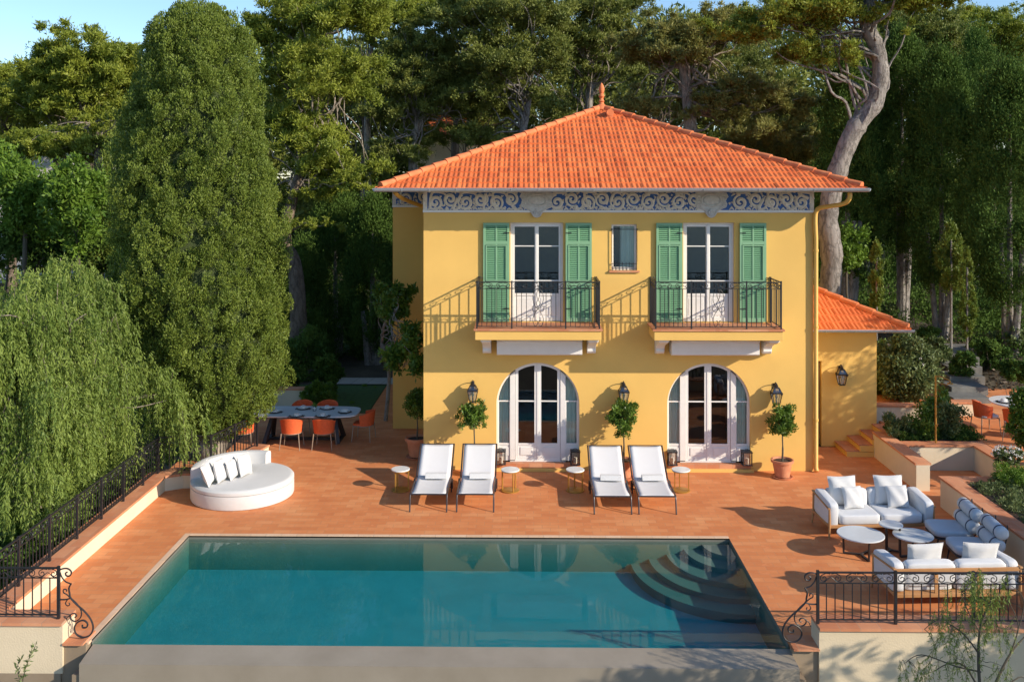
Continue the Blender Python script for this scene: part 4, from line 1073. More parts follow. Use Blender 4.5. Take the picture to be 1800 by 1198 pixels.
p = W(733, 780, Y=1.0); bay_tree((p.x-.0, 1.0, 0), 1.34, .34, .42, 'shaded potted lollipop tree tucked in the recess at the left corner of the villa', 14, n=2300, pr=.27, ph=.5, lean=.0)

# candle lanterns on the thresholds
def candle_lantern(x, label):
    t = thing('candle_lantern', label, 'lantern', (x, -.30+.33, .0), group='candle lanterns beside the arched doors')
    z = ABOT-.02-.005; w = .098; h = .30
    z = .02
    f = MB()
    for sx in (-1, 1):
        for sy in (-1, 1): f.box(sx*w-.012, sx*w+.012, sy*w-.012, sy*w+.012, z, z+h)
    f.box(-w-.02, w+.02, -w-.02, w+.02, z-.0, z+.02); f.box(-w-.02, w+.02, -w-.02, w+.02, z+h, z+h+.025)
    obj('lantern_frame', f, M['iron'], t)
    g = MB(); g.box(-w+.013, w-.013, -w, -w+.004, z+.021, z+h-.001); g.box(-w, -w+.004, -w+.013, w-.013, z+.021, z+h-.001); obj('glass_pane', g, M['lampglass'], t)
    c = MB(); c.lathe([(.045, z+.021), (.047, z+.15), (.03, z+.16), (.004, z+.155)], n=14); obj('candle', c, M['candle'], t, smooth=True)
    h_ = MB(); h_.tube([(.06*math.cos(a), 0, z+h+.02+.05*math.sin(a)) for a in np.linspace(0, math.pi, 9)], .005, 5); obj('handle', h_, M['iron'], t)
    return t
for px, lb in ((880.5, 'square black candle lantern at the left foot of the left arched door'), (1011, 'square black candle lantern at the right foot of the left arched door'),
               (1181, 'square black candle lantern at the left foot of the right arched door'), (1312, 'square black candle lantern at the right foot of the right arched door')):
    t = candle_lantern(fx(px, 0), lb); t.location.y = -.035; t.location.z = ABOT-.05

# ------------------------------------------------------------ sun loungers
def lounger():
    t = thing('sun_lounger', '', 'sun lounger', (0, 0, 0), group='white sling sun loungers facing the pool')
    hw = .385; zs = .35; bx = 1.14; an = R(29); bl = .98
    hy, hz = bx+bl*math.cos(an), zs+bl*math.sin(an)
    m = MB(); n = 14
    V = []; 
    for i in range(n+1):
        y = i/n*bx
        for j in range(9):
            a = j/8*2-1; V.append((a*(hw-.028), y+.02*(1 if i == 0 else 0)*(1-a*a), zs-.022*(1-a*a)-.012*math.sin(math.pi*i/n)))
    for i in range(1, n+1):
        s_ = i/n*bl
        for j in range(9):
            a = j/8*2-1; V.append((a*(hw-.028), bx+s_*math.cos(an), zs+s_*math.sin(an)-.018*(1-a*a)))
    F = [(i*9+j, i*9+j+1, (i+1)*9+j+1, (i+1)*9+j) for i in range(2*n) for j in range(8)]
    m.add(V, F); s = obj('sling', m, M['sling'], t, smooth=True)
    sm_ = s.modifiers.new('thick', 'SOLIDIFY'); sm_.thickness = .012
    for sx in (-1, 1):
        f = MB(); x = sx*hw
        pts = catmull([(x, -.03, zs-.01), (x, .3, zs-.005), (x, bx-.1, zs-.005), (x, bx+.05, zs+.02), (x, hy, hz)], 5); f.tube(pts, .017, 8); obj('frame_rail', f, M['graphite'], t, smooth=True)
        f = MB(); f.tube(catmull([(x, -.02, zs-.01), (x, -.06, zs-.08), (x-.0, -.13, .02), (x, -.135, 0)], 4), .016, 8); obj('leg', f, M['graphite'], t, smooth=True)
        f = MB(); f.tube(catmull([(x, bx-.25, zs-.01), (x, bx-.05, .15), (x, bx+.02, 0)], 4), .016, 8); obj('leg', f, M['graphite'], t, smooth=True)
        f = MB(); f.obox((x+sx*.03, bx-.12, zs-.03), (x+sx*.03, bx-.12+.02, .13), .03, .10); obj('wheel_guard', f, M['graphite'], t)
    f = MB(); f.tube([(-hw, -.03, zs-.015), (hw, -.03, zs-.015)], .017, 8); f.tube([(-hw, hy, hz), (hw, hy, hz)], .012, 8); f.tube([(-hw, bx-.02, .12), (hw, bx-.02, .12)], .012, 8); f.tube([(-hw, bx, zs-.02), (hw, bx, zs-.02)], .014, 8); obj('cross_bar', f, M['graphite'], t, smooth=True)
    for sx in (-1, 1):
        f = MB(); f.tube([(sx*.2, bx+.6, zs+.26), (sx*.2, bx+.15, .12)], .011, 6); obj('back_strut', f, M['graphite'], t)
    return t
lbs = ['leftmost white sun lounger beside the left end side table', 'second white sun lounger from the left, backed against the slim lollipop tree', 'third white sun lounger from the left, beside the middle side table', 'rightmost white sun lounger beside the right end side table']
LP = [(719.5, 786, 899), (802, 868.6, 899), (1043.8, 1111, 903), (1122, 1190, 903)]
L0 = None
def towel():
    t = thing('rolled_towel', '', 'towel', (0, 0, 0), group='rolled white towels on the sun loungers')
    m = MB(); m.tube([(-.235, 0, 0), (-.23, 0, 0), (.23, 0, 0), (.235, 0, 0)], [.055, .078, .078, .055], 18)
    for v in m.v: v[:, 2] *= .8
    r = obj('roll', m, M['fabric'], t, smooth=True)
    m = MB(); m.add([(-.23, -.01, .052), (.23, -.01, .052), (.23, -.074, .02), (-.23, -.074, .02), (.23, -.12, -.035), (-.23, -.12, -.035)], [(3, 2, 1, 0), (5, 4, 2, 3)]); o = obj('folded_edge', m, M['fabric'], t); q = o.modifiers.new('t', 'SOLIDIFY'); q.thickness = .012
    return t
for i, (a, b, r) in enumerate(LP):
    pa, pb = W(a, r, z=0), W(b, r, z=0); cx = (pa.x+pb.x)/2; cy = (pa.y+pb.y)/2+.12
    if i == 0: L0 = lounger(); L0.location = (cx, cy, 0); L0['label'] = lbs[0]; T0 = towel(); T0.location = (cx+.06, cy+1.02, .405); T0['label'] = 'rolled white towel on the leftmost sun lounger'
    else:
        dup(L0, (cx, cy, 0), 0, lbs[i]); dup(T0, (cx+[.06, .05, .06, .04][i], cy+1.02, .405), [.0, .04, -.05, .03][i], ['', 'rolled white towel on the second sun lounger from the left', 'rolled white towel on the third sun lounger from the left', 'rolled white towel on the rightmost sun lounger'][i])

# ------------------------------------------------------------ brass side tables
def side_table():
    t = thing('side_table', '', 'side table', (0, 0, 0), group='round marble side tables beside the loungers')
    m = MB(); m.lathe([(.195, .455), (.205, .46), (.205, .476), (.198, .482)], n=32); obj('marble_top', m, M['marble'], t, smooth=True, angle=30)
    m = MB(); m.lathe([(.193, .438), (.197, .441), (.197, .454)], n=32); obj('top_ring', m, M['brass'], t, smooth=True)
    m = MB(); m.lathe([(.195, 0), (.205, .004), (.205, .022), (.196, .026)], n=32); obj('base_disc', m, M['brass'], t, smooth=True, angle=30)
    for k in range(3):
        a = k*2.094-2.5+.4
        m = MB(); m.obox((.178*math.cos(a), .178*math.sin(a), .026), (.178*math.cos(a), .178*math.sin(a), .438), .018, .03); obj('leg', m, M['brass'], t)
    return t
S0 = None
for i, (px, row, lb) in enumerate([(704, 861, 'round marble topped brass side table left of the leftmost lounger'), (897, 862, 'round marble topped brass side table right of the second lounger from the left'),
                                   (1011, 862, 'round marble topped brass side table left of the third lounger from the left'), (1197, 862, 'round marble topped brass side table right of the rightmost lounger')]):
    p = W(px, row, z=0)
    if i == 0: S0 = side_table(); S0.location = p; S0['label'] = lb
    else: dup(S0, p, [0, .9, -.5, 1.6][i], lb)

# ------------------------------------------------------------ round daybed with pillows
c = W(427, 868, z=0); RB = 1.10
db = thing('daybed', 'large round white upholstered daybed with curved back near the left wall', 'daybed', (c.x, c.y, 0))
m = MB(); m.lathe([(RB-.01, .01), (RB, .04), (RB, .26), (RB-.005, .29)], n=72); obj('base', m, M['fabric'], db, smooth=True)
m = MB(); m.lathe([(RB-.02, .292), (RB, .31), (RB, .365), (RB-.03, .40), (RB-.09, .412), (.4, .425), (.001, .43)], n=72, capt=False); obj('seat_cushion', m, M['fabric'], db, smooth=True)
m = MB(); V = []; F = []; n = 44; a0, a1 = R(72), R(192)
prof = [(RB+.002, .02), (RB+.004, .62), (RB-.02, .665), (RB-.07, .68), (RB-.14, .68), (RB-.19, .665), (RB-.215, .62), (RB-.22, .40)]
for i in range(n+1):
    a = a0+(a1-a0)*i/n
    for r, z in prof: V.append((r*math.cos(a), r*math.sin(a), z*(1-.04*(i/n)**3)))
k = len(prof)
F = [(i*k+j, i*k+j+1, (i+1)*k+j+1, (i+1)*k+j) for i in range(n) for j in range(k-1)]+[tuple(range(k)), tuple(n*k+j for j in reversed(range(k)))]
m.add(V, F); obj('backrest', m, M['fabric'], db, smooth=True)
PG = 'white scatter pillows on the round daybed'
def scatter(x, y, z, w, h, t_, rz, tilt, label, group, mt='fabric', seed=0, roll=0.0):
    o = thing('scatter_pillow', label, 'pillow', (x, y, z), rz, group=group)
    Mx = Matrix.Rotation(tilt, 3, 'X') @ Matrix.Rotation(roll, 3, 'Y')
    m = MB(); m.pillow((0, 0, 0), w, h, t_, Mx); obj('pillow_cover', m, M[mt], o, smooth=True, angle=80)
    # welt seam
    m = MB(); k = 8; pts = []
    for a, b in [(-1+2*i/k, -1) for i in range(k)]+[(1, -1+2*i/k) for i in range(k)]+[(1-2*i/k, 1) for i in range(k)]+[(-1, 1-2*i/k) for i in range(k+1)]:
        pts.append(Mx @ Vector((a*w/2*(1-.07*(1-b*b)*0-.07*(1-abs(b)**2)*abs(a)**3), 0, b*h/2*(1-.07*(1-abs(a)**2)*abs(b)**3))))
    m.tube(pts, .006, 5); obj('piping', m, M[mt], o)
    return o
for px, row, w_, rz, tl, rl, lb in ((364, 832, .46, 70, -22, .75, 'leftmost white pillow leaning on the daybed back'), (384, 828, .44, 62, -26, .7, 'second white pillow from the left on the daybed'),
                                   (404, 823, .40, 50, -26, .75, 'third white pillow from the left on the daybed'), (423, 817, .44, 38, -24, .7, 'rightmost white pillow on the daybed')):
    pass
for k, (ang, w_, rl, lb) in enumerate(((168, .46, .80, 'leftmost white pillow leaning on the daybed back'), (148, .46, .72, 'second white pillow from the left on the daybed'),
                                      (128, .40, .85, 'third white pillow from the left on the daybed'), (108, .46, .75, 'rightmost white pillow on the daybed'))):
    a = R(ang); q_ = W(371+21.5*k, 834-5.2*k, z=.66)
    rz = a-math.pi/2+math.pi    # face the centre
    scatter(q_.x-.10, q_.y+.10, .41+w_*.56, w_*.98, w_*1.02, .17, R([88, 84, 80, 76][k]), R([-20, -17, -15, -17][k]), lb, PG, roll=R([-8, 4, -3, 6][k]))

# ------------------------------------------------------------ sofas
def sofa(loc, rz, label, W_=2.12, D_=.92):
    t = thing('garden_sofa', label, 'sofa', loc, rz, group='two seat teak garden sofas with white cushions')
    hw = W_/2
    # front is -y
    for sx in (-1, 1):
        for y in (-D_/2+.04, D_/2-.04):
            m = MB(); out = .03*(1 if y > 0 else -1)
            m.tube([(sx*(hw-.03), y, .62 if y > 0 else .56), (sx*(hw-.03), y, .30), (sx*(hw-.01), y+out, 0)], [.022, .026, .018], 8); obj('leg', m, M['teak'], t, smooth=True)
        m = MB(); m.obox((sx*(hw-.02), -D_/2+.02, .575), (sx*(hw-.02), D_/2-.02, .66), .05, .03); m.obox((sx*(hw-.02), -D_/2+.04, .25), (sx*(hw-.02), D_/2-.04, .25), .03, .05); obj('arm_frame', m, M['teak'], t, bevel=.006)
        m = MB(); m.cushion((sx*(hw-.115), -.02, .47), (.20, D_-.08, .48), Matrix.Rotation(R(5), 3, 'X'), e=.28, n=14); obj('arm_cushion', m, M['offwhite'], t, smooth=True)
    m = MB(); m.box(-hw+.04, hw-.04, -D_/2+.03, -D_/2+.07, .20, .26); m.box(-hw+.04, hw-.04, D_/2-.07, D_/2-.03, .20, .26); m.box(-hw+.04, hw-.04, -D_/2+.07, D_/2-.07, .235, .26); obj('seat_frame', m, M['teak'], t, bevel=.005)
    m = MB(); m.box(-hw+.04, hw-.04, D_/2-.065, D_/2-.03, .60, .66); obj('back_rail', m, M['teak'], t, bevel=.005)
    for x in (-hw*.33, hw*.33):
        m = MB(); m.box(x-.03, x+.03, D_/2-.06, D_/2-.035, .26, .60); obj('back_slat', m, M['teak'], t, bevel=.004)
    for sx in (-1, 1):
        m = MB(); m.cushion((sx*(hw-.22)/2, -.06, .35), (hw-.235, D_-.16, .19), e=.22, n=14); obj('seat_cushion', m, M['offwhite'], t, smooth=True)
        m = MB(); m.cushion((sx*(hw-.22)/2, D_/2-.17, .545), (hw-.235, .20, .40), Matrix.Rotation(R(-8), 3, 'X'), e=.3, n=14); obj('back_cushion', m, M['offwhite'], t, smooth=True)
    return t
pa = (6.86, -3.78, 0); ra = R(4)
sofa(pa, ra, 'white cushioned teak sofa facing the camera beside the low wall, farthest from the railing')
pb = W(1655, 1035, z=0); pb = (6.96, -6.86, 0); rb = R(183)
sofa(pb, rb, 'white cushioned teak sofa seen from behind, just inside the bottom right railing')
SG = 'loose white pillows on the two garden sofas'
def onsofa(base, rz, x, y, z, w, h, t_, tilt, label, rr=0, roll=0, mt='fabric'):
    v = Matrix.Rotation(rz, 3, 'Z') @ Vector((x, y, z))
    scatter(base[0]+v.x, base[1]+v.y, z, w, h, t_, rz+rr, tilt, label, SG, mt=mt, roll=roll)
onsofa(pa, ra, -.52, .20, .72, .58, .56, .20, R(-16), 'large white back pillow on the left seat of the far sofa', .05)
onsofa(pa, ra, -.40, .00, .65, .42, .42, .15, R(-24), 'smaller white pillow propped in front of the left back pillow on the far sofa', .15, .04)
onsofa(pa, ra, .42, .20, .72, .58, .56, .20, R(-16), 'large white back pillow on the right seat of the far sofa', -.05)
onsofa(pa, ra, .50, .00, .65, .42, .42, .15, R(-24), 'smaller pillow propped before the right back pillow on the far sofa', -.12, -.05)
onsofa(pb, rb, .42, .14, .73, .60, .52, .20, R(-14), 'plump white pillow on the left half of the sofa by the railing', .03, .03)
onsofa(pb, rb, -.50, .14, .73, .60, .52, .20, R(-14), 'plump white pillow on the right half of the sofa by the railing', -.04, -.03)

# armless lounge chairs with bolster backs, facing left
def lounge_chair(loc, rz, label):
    t = thing('lounge_chair', label, 'chair', loc, rz, group='armless grey lounge chairs with bolster backs')
    m = MB(); m.cushion((-.05, 0, .37), (.74, .72, .14), e=.4, n=14); obj('seat_cushion', m, M['greyfabric'], t, smooth=True)
    m = MB(); m.cushion((-.05, 0, .285), (.72, .70, .05), e=.4, n=10); obj('seat_frame', m, M['graphite'], t, smooth=True)
    for x in (-.33, .24):
        for y in (-.26, .26):
            m = MB(); m.tube([(x, y, .28), (x+(-.04 if x < 0 else .04), y*1.08, 0)], [.018, .012], 8); obj('leg', m, M['graphite'], t, smooth=True)
    for z, x, r in ((.52, .28, .12), (.74, .34, .115)):
        m = MB(); m.tube([(x, -.40, z), (x, -.385, z), (x, -.35, z), (x, .35, z), (x, .385, z), (x, .40, z)], [.05, .10, r, r, .10, .05], 20); b = obj('bolster', m, M['greyfabric'], t, smooth=True, angle=70)
        for y in (-.26, .24):
            q = MB(); q.tube([(x, y-.015, z), (x, y+.015, z)], [r+.006, r+.006], 20); obj('strap', q, M['strap'], b, smooth=True)
    for y in (-.26, .24):
        m = MB(); m.tube(catmull([(.26, y, .28), (.40, y, .45), (.46, y, .70), (.46, y, .86)], 4), .012, 6); obj('back_support', m, M['graphite'], t, smooth=True)
    return t
lounge_chair((8.00, -4.72, 0), R(-4), 'grey armless lounge chair with two strapped bolsters, the one nearer the far sofa')
lounge_chair((8.02, -5.60, 0), R(-4), 'grey armless lounge chair with two strapped bolsters, the one nearer the railing sofa')

def coffee(loc, r, h, label, rz=0):
    t = thing('coffee_table', label, 'coffee table', loc, rz, group='round pale topped coffee tables between the sofas')
    m = MB(); m.lathe([(r-.01, h-.03), (r, h-.022), (r, h-.006), (r-.008, h)], n=40); obj('table_top', m, M['bluegrey'], t, smooth=True, angle=30)
    for k in range(3):
        a = k*2.094+.5; m = MB(); m.tube([(r*.72*math.cos(a), r*.72*math.sin(a), h-.03), (r*.70*math.cos(a), r*.70*math.sin(a), .02)], .02, 8); obj('leg', m, M['darkwood'], t, smooth=True)
    m = MB()
    for k in range(3): a = k*2.094+.5; m.obox((0, 0, .03), (r*.72*math.cos(a), r*.72*math.sin(a), .02), .045, .03)
    obj('foot_bar', m, M['darkwood'], t, bevel=.004)
p = W(1512.8, 937, z=.41); coffee((p.x, p.y, 0), .42, .41, 'largest round coffee table, left of the other two', .2)
p = W(1605, 938.5, z=.41); coffee((p.x, p.y, 0), .355, .41, 'medium round coffee table between the railing sofa and the grey chairs', .7)
p = W(1566, 919.5, z=.52); coffee((p.x, p.y, 0), .215, .52, 'smallest and tallest round coffee table right in front of the far sofa', 1.2)

# ------------------------------------------------------------ dining sets
def dining_chair(loc, rz, label, group, cushion=False):
    """woven tub chair; front faces -y"""
    t = thing('dining_chair', label, 'chair', loc, rz, group=group)
    m = MB(); m.cushion((0, -.02, .45), (.50, .48, .07), e=.5, n=10); obj('seat', m, M['offwhite'] if cushion else M['orange'], t, smooth=True)
    V = []; n = 40; F = []
    def tub(i, nn=n):
        a = R(-12)+R(204)*i/nn
        return (.285*math.cos(a), .03+.27*math.sin(a)), .70+.10*math.sin(max(0, min(math.pi, a)))
    ro = MB()
    for i in range(n+1):
        (x, y), zt = tub(i); 
        if i % 1 == 0: ro.obox((x*.86, y*.86, .40), (x, y, zt-.01), .022, .008, up=Vector((x, y, .001)))
    obj('woven_back', ro, M['orange'], t)
    m = MB(); m.tube([(tub(i)[0][0], tub(i)[0][1], tub(i)[1]) for i in range(n+1)], .014, 8); obj('top_rail', m, M['orange'], t, smooth=True)
    m = MB(); m.tube([(tub(i)[0][0]*.86, tub(i)[0][1]*.86, .41) for i in range(n+1)]+[(-.23, -.22, .41), (.23, -.22, .41), (tub(0)[0][0]*.86, tub(0)[0][1]*.86, .41)], .012, 6); obj('seat_ring', m, M['taupe'], t)
    for sx in (-1, 1):
        for y in (-.22, .22):
            m = MB(); m.tube([(sx*.22, y, .42), (sx*.26, y*1.15, 0)], [.015, .010], 8); obj('leg', m, M['taupe'], t, smooth=True)
    return t
def setting(tname, px, py, z, rz, label, group):
    t = thing('place_setting', label, 'tableware', (px, py, z), rz, group=group)
    m = MB(); m.lathe([(.12, 0), (.185, .008), (.18, .012), (.10, .006)], n=24); obj('charger_plate', m, M['charger'], t, smooth=True)
    m = MB(); m.lathe([(.08, .013), (.15, .028), (.145, .031), (.07, .018)], n=24); obj('dinner_plate', m, M['plate'], t, smooth=True)
    m = MB(); m.cushion((0, 0, .045), (.14, .17, .09), e=.8, n=8); obj('napkin', m, M['fabric'], t, smooth=True)
    for sx in (-1, 1):
        m = MB(); m.box(sx*.19-.012, sx*.19+.012, -.09, .09, .001, .006); obj('cutlery', m, M['charger'], t)
    return t
DG = 'orange woven chairs round the left dining table'
tc_ = (-5.85, 2.55); TL, TW = 2.9, 1.15
dt = thing('dining_table', 'long dark legged dining table with pale blue grey top at the left of the villa', 'table', (tc_[0], tc_[1], 0))
pl = []
for a in np.linspace(0, 2*math.pi, 49)[:-1]:
    ca, sa = math.cos(a), math.sin(a); pl.append((TL/2*math.copysign(abs(ca)**.42, ca), TW/2*math.copysign(abs(sa)**.42, sa)))
m = MB(); m.prism(pl, .72, .755); obj('table_top', m, M['bluegrey'], dt, bevel=.004)
m = MB(); m.prism([(a*.96, b*.94) for a, b in pl], .69, .719); obj('under_frame', m, M['darkwood'], dt)
for sx in (-1, 1):
    for sy in (-1, 1):
        m = MB(); m.obox((sx*TL*.28, sy*.10, .69), (sx*TL*.33, sy*.42, .0), .11, .07); obj('leg', m, M['darkwood'], dt)
    m = MB(); m.obox((sx*TL*.33, -.42, .035), (sx*TL*.33, .42, .035), .09, .06); obj('foot_bar', m, M['darkwood'], dt)
m = MB(); m.obox((-TL*.33, 0, .035), (TL*.33, 0, .035), .09, .06); obj('stretcher', m, M['darkwood'], dt)
ch = [((W(513, 780, z=0.1).x, tc_[1]-.78), 180, 'orange woven chair on the near side of the left dining table, left of its pair'),
      ((W(570, 780, z=0.1).x, tc_[1]-.78), 178, 'orange woven chair on the near side of the left dining table, nearest the right end'),
      ((-7.25, tc_[1]-.80), 186, 'orange chair at the near left of the dining table, half hidden by the large cypress'),
      ((-4.28, tc_[1]+.0), 262, 'orange woven chair at the right head of the left dining table'),
      ((W(537, 720, z=.5).x, tc_[1]+.80), 2, 'orange chair with grey cushion on the far side, left of the flower vase'),
      ((W(580, 720, z=.5).x, tc_[1]+.80), -3, 'orange chair with grey cushion on the far side, nearer the lawn')]
for (x, y), r_, lb in ch: dining_chair((x, y, 0), R(r_+180), lb, DG) if False else dining_chair((x, y, 0), R(r_), lb, DG, cushion=y > 3)
PSG = 'place settings on the left dining table'
for px, row, rz, lb in ((521, 731, 0, 'white plate on the near left side of the left dining table'), (567, 731, 0, 'white plate on the near right side of the left dining table'),
                        (606, 724, 90, 'white plate setting at the right head of the left dining table'), (533, 718, 180, 'white plate setting on the far left side of the left dining table'), (575, 718, 180, 'white plate setting on the far right side of the left dining table'), (483, 724, 0, 'white plate setting near the cypress end of the left dining table')):
    p = W(px, row, z=.757); setting('', p.x, p.y, .757, R(rz), lb, PSG)
def flower_vase(loc, label, group=None):
    t = thing('flower_vase', label, 'vase', loc, group=group)
    m = MB(); m.lathe([(.035, 0), (.05, .03), (.045, .09), (.03, .12), (.034, .13)], n=14); obj('vase', m, M['lampglass'], t, smooth=True)
    rg = np.random.default_rng(5); cc = rg.normal(size=(9, 3))*.035+np.array([0, 0, .18])
    obj('blooms', clumps('blooms', cc, np.full(9, .028), 120, .03, .02, rg), M['lbright'], t)
p = W(553, 722, z=.757); flower_vase((p.x, p.y, .757), 'small glass vase of yellow green flowers in the middle of the left dining table')

# round dining table on the upper terrace at the right
zt_ = .612; rt = W(1792, 706, z=zt_+.75)
t = thing('dining_table', 'round white topped dining table on the upper terrace at the right edge', 'table', (rt.x, rt.y, zt_))
m = MB(); m.lathe([(.69, .72), (.70, .73), (.70, .75), (.69, .757)], n=40); obj('table_top', m, M['marble'], t, smooth=True, angle=30)
m = MB(); m.lathe([(.30, 0), (.31, .02), (.06, .05), (.045, .3), (.05, .7), (.2, .719)], n=20); obj('pedestal', m, M['darkwood'], t, smooth=True)
RG2 = 'orange woven chairs round the right dining table'
for a, lb in ((185, 'orange chair with white cushion at the left of the round dining table'), (238, 'orange chair with its back to the camera before the round dining table'), (300, 'orange chair tucked under the near right of the round dining table')):
    rr = .88; x, y = rt.x+rr*math.cos(R(a)), rt.y+rr*math.sin(R(a)); dining_chair((x, y, zt_), R(a)-R(90), lb, RG2, cushion=True)
for a, lb in ((190, 'plate setting on the left of the round white dining table'), (262, 'plate setting on the near side of the round white dining table')):
    setting('', rt.x+.42*math.cos(R(a)), rt.y+.42*math.sin(R(a)), zt_+.759, R(a)+R(90), lb, 'place settings on the round dining table')

# outdoor shower
p = W(1645, 822, z=0); sx_, sy_ = p.x, p.y
t = thing('outdoor_shower', 'thin brass outdoor shower pole standing in the sunken recess', 'shower', (sx_, sy_, 0))
zt2 = 7-(658-HZ)*(sy_+CAMD)/FPX
m = MB(); m.tube([(0, 0, 0), (0, 0, zt2)], .022, 10); m.lathe([(.05, 0), (.05, .015)], n=14); obj('pole', m, M['brass'], t, smooth=True)
m = MB(); m.tube(catmull([(0, 0, zt2-.01), (.1, -.08, zt2-.01), (.24, -.2, zt2-.07), (.25, -.21, zt2-.12)], 4), .014, 8); m.tube([(0, 0, zt2-.16), (.2, -.17, zt2-.18), (.24, -.2, zt2-.1)], .007, 6); obj('arm', m, M['brass'], t, smooth=True)
m = MB(); m.lathe([(.02, .02), (.07, 0), (.07, -.012)], (.25, -.21, zt2-.135), 16); obj('shower_head', m, M['brass'], t, smooth=True)
m = MB(); m.lathe([(.03, 0), (.03, .05)], (0, -.03, 1.0), 10); m.tube([(0, -.02, .5), (.1, -.08, .42), (.2, -.04, .52)], .008, 6); obj('tap', m, M['brass'], t, smooth=True)
# ------------------------------------------------------------ trees and planting
def zt(x, y): return float(tz(np.array([x]), np.array([y]))[0])
def at(px, row, D): return W(px, row, Y=D-CAMD)
def branch(m, p, q, r0, r1, rg, wig=.12, n=5, seg=6):
    p = Vector(p); q = Vector(q); L = (q-p).length
    pts = [p.lerp(q, i/n)+Vector(rg.normal(size=3))*wig*L*.3*(1 if 0 < i < n else 0) for i in range(n+1)]
    pts = catmull(pts, 3); k = len(pts)
    m.tube(pts, [r0+(r1-r0)*i/(k-1) for i in range(k)], seg)
    return pts
def wobble_tube(m, pts, radii, seg=10, k=5, rg=None):
    P = catmull(pts, k); rr = np.interp(np.linspace(0, 1, len(P)), np.linspace(0, 1, len(radii)), radii)
    if rg is not None: rr = rr*(1+.08*rg.normal(size=len(rr)))
    m.tube(P, list(rr), seg)
    return P

# --- the large broad cypress beside the daybed
def big_cypress():
    rg = np.random.default_rng(21); D = 23.7
    base = at(372, 800, D); bx, by = base.x, D-CAMD
    t = thing('cypress_tree', 'huge broad dense green cypress standing behind the white daybed', 'tree', (bx, by, 0), world=True)
    rows = [6, 25, 60, 100, 200, 300, 400, 500, 600, 660, 700, 740, 768]
    Lx = [335, 285, 254, 246, 222, 205, 200, 196, 205, 228, 262, 310, 350]
    Rx = [355, 405, 440, 452, 468, 480, 494, 503, 514, 505, 488, 450, 395]
    zs = np.array([at(350, r, D).z for r in rows])[::-1]
    xl = np.array([at(p, 300, D).x for p in Lx])[::-1]; xr_ = np.array([at(p, 300, D).x for p in Rx])[::-1]
    k = 5200
    z = rg.uniform(zs[0], zs[-1], k*2); hw = np.interp(z, zs, (xr_-xl)/2); keep = rg.random(len(z)) < (hw/hw.max())**.8; z = z[keep][:k]; k = len(z)
    hw = np.interp(z, zs, (xr_-xl)/2); cx = np.interp(z, zs, (xr_+xl)/2)
    a = rg.uniform(0, 2*math.pi, k)
    lump = 1+.06*np.sin(a*3+z*1.3)+.05*np.sin(a*7-z*2.1)+.04*np.sin(a*11+z*4)
    rr = hw*lump*(1-.34*rg.random(k)**1.4+.05*(rg.random(k) > .93))-.10
    cen = np.stack([cx+rr*np.cos(a), by+rr*.92*np.sin(a), z], 1)
    sz = rg.uniform(.08, .165, k)
    rad = np.stack([sz, sz, sz*rg.uniform(1.1, 1.6, k)], 1)
    base_t = np.clip(.5+.28*rg.normal(size=k), 0, 1)
    me = clumps('foliage', cen, rad, 520000, .058, .026, rg, up=1.0, out=.8, rnd=.35, shell=.5, base=base_t)
    me.materials.append(M['lcyp']); o = bpy.data.objects.new('crown', me); C.objects.link(o); o.parent = t; o.location = (-bx, -by, 0)
    # dense inner twigs
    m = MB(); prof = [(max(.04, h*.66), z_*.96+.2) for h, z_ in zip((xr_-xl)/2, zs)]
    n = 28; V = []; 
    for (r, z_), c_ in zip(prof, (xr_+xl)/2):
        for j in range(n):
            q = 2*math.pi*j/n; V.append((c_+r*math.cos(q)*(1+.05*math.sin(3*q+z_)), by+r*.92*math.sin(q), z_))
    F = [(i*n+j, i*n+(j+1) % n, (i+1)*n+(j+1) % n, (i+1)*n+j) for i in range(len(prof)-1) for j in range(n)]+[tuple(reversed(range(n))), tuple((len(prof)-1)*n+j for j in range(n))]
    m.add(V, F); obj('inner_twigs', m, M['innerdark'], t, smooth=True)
    m = MB()
    for dx, dy, r in ((0, 0, .26), (.22, .05, .15), (-.18, .12, .13)):
        wobble_tube(m, [(bx+dx*.5, by+dy, -.3), (bx+dx, by+dy, .4), (bx+dx*1.6, by+dy, 1.3)], [r*1.25, r, r*.9], 12, rg=rg)
    obj('trunk', m, M['palebark'], t, smooth=True)
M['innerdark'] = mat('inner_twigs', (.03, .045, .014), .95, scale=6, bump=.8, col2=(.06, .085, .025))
big_cypress()

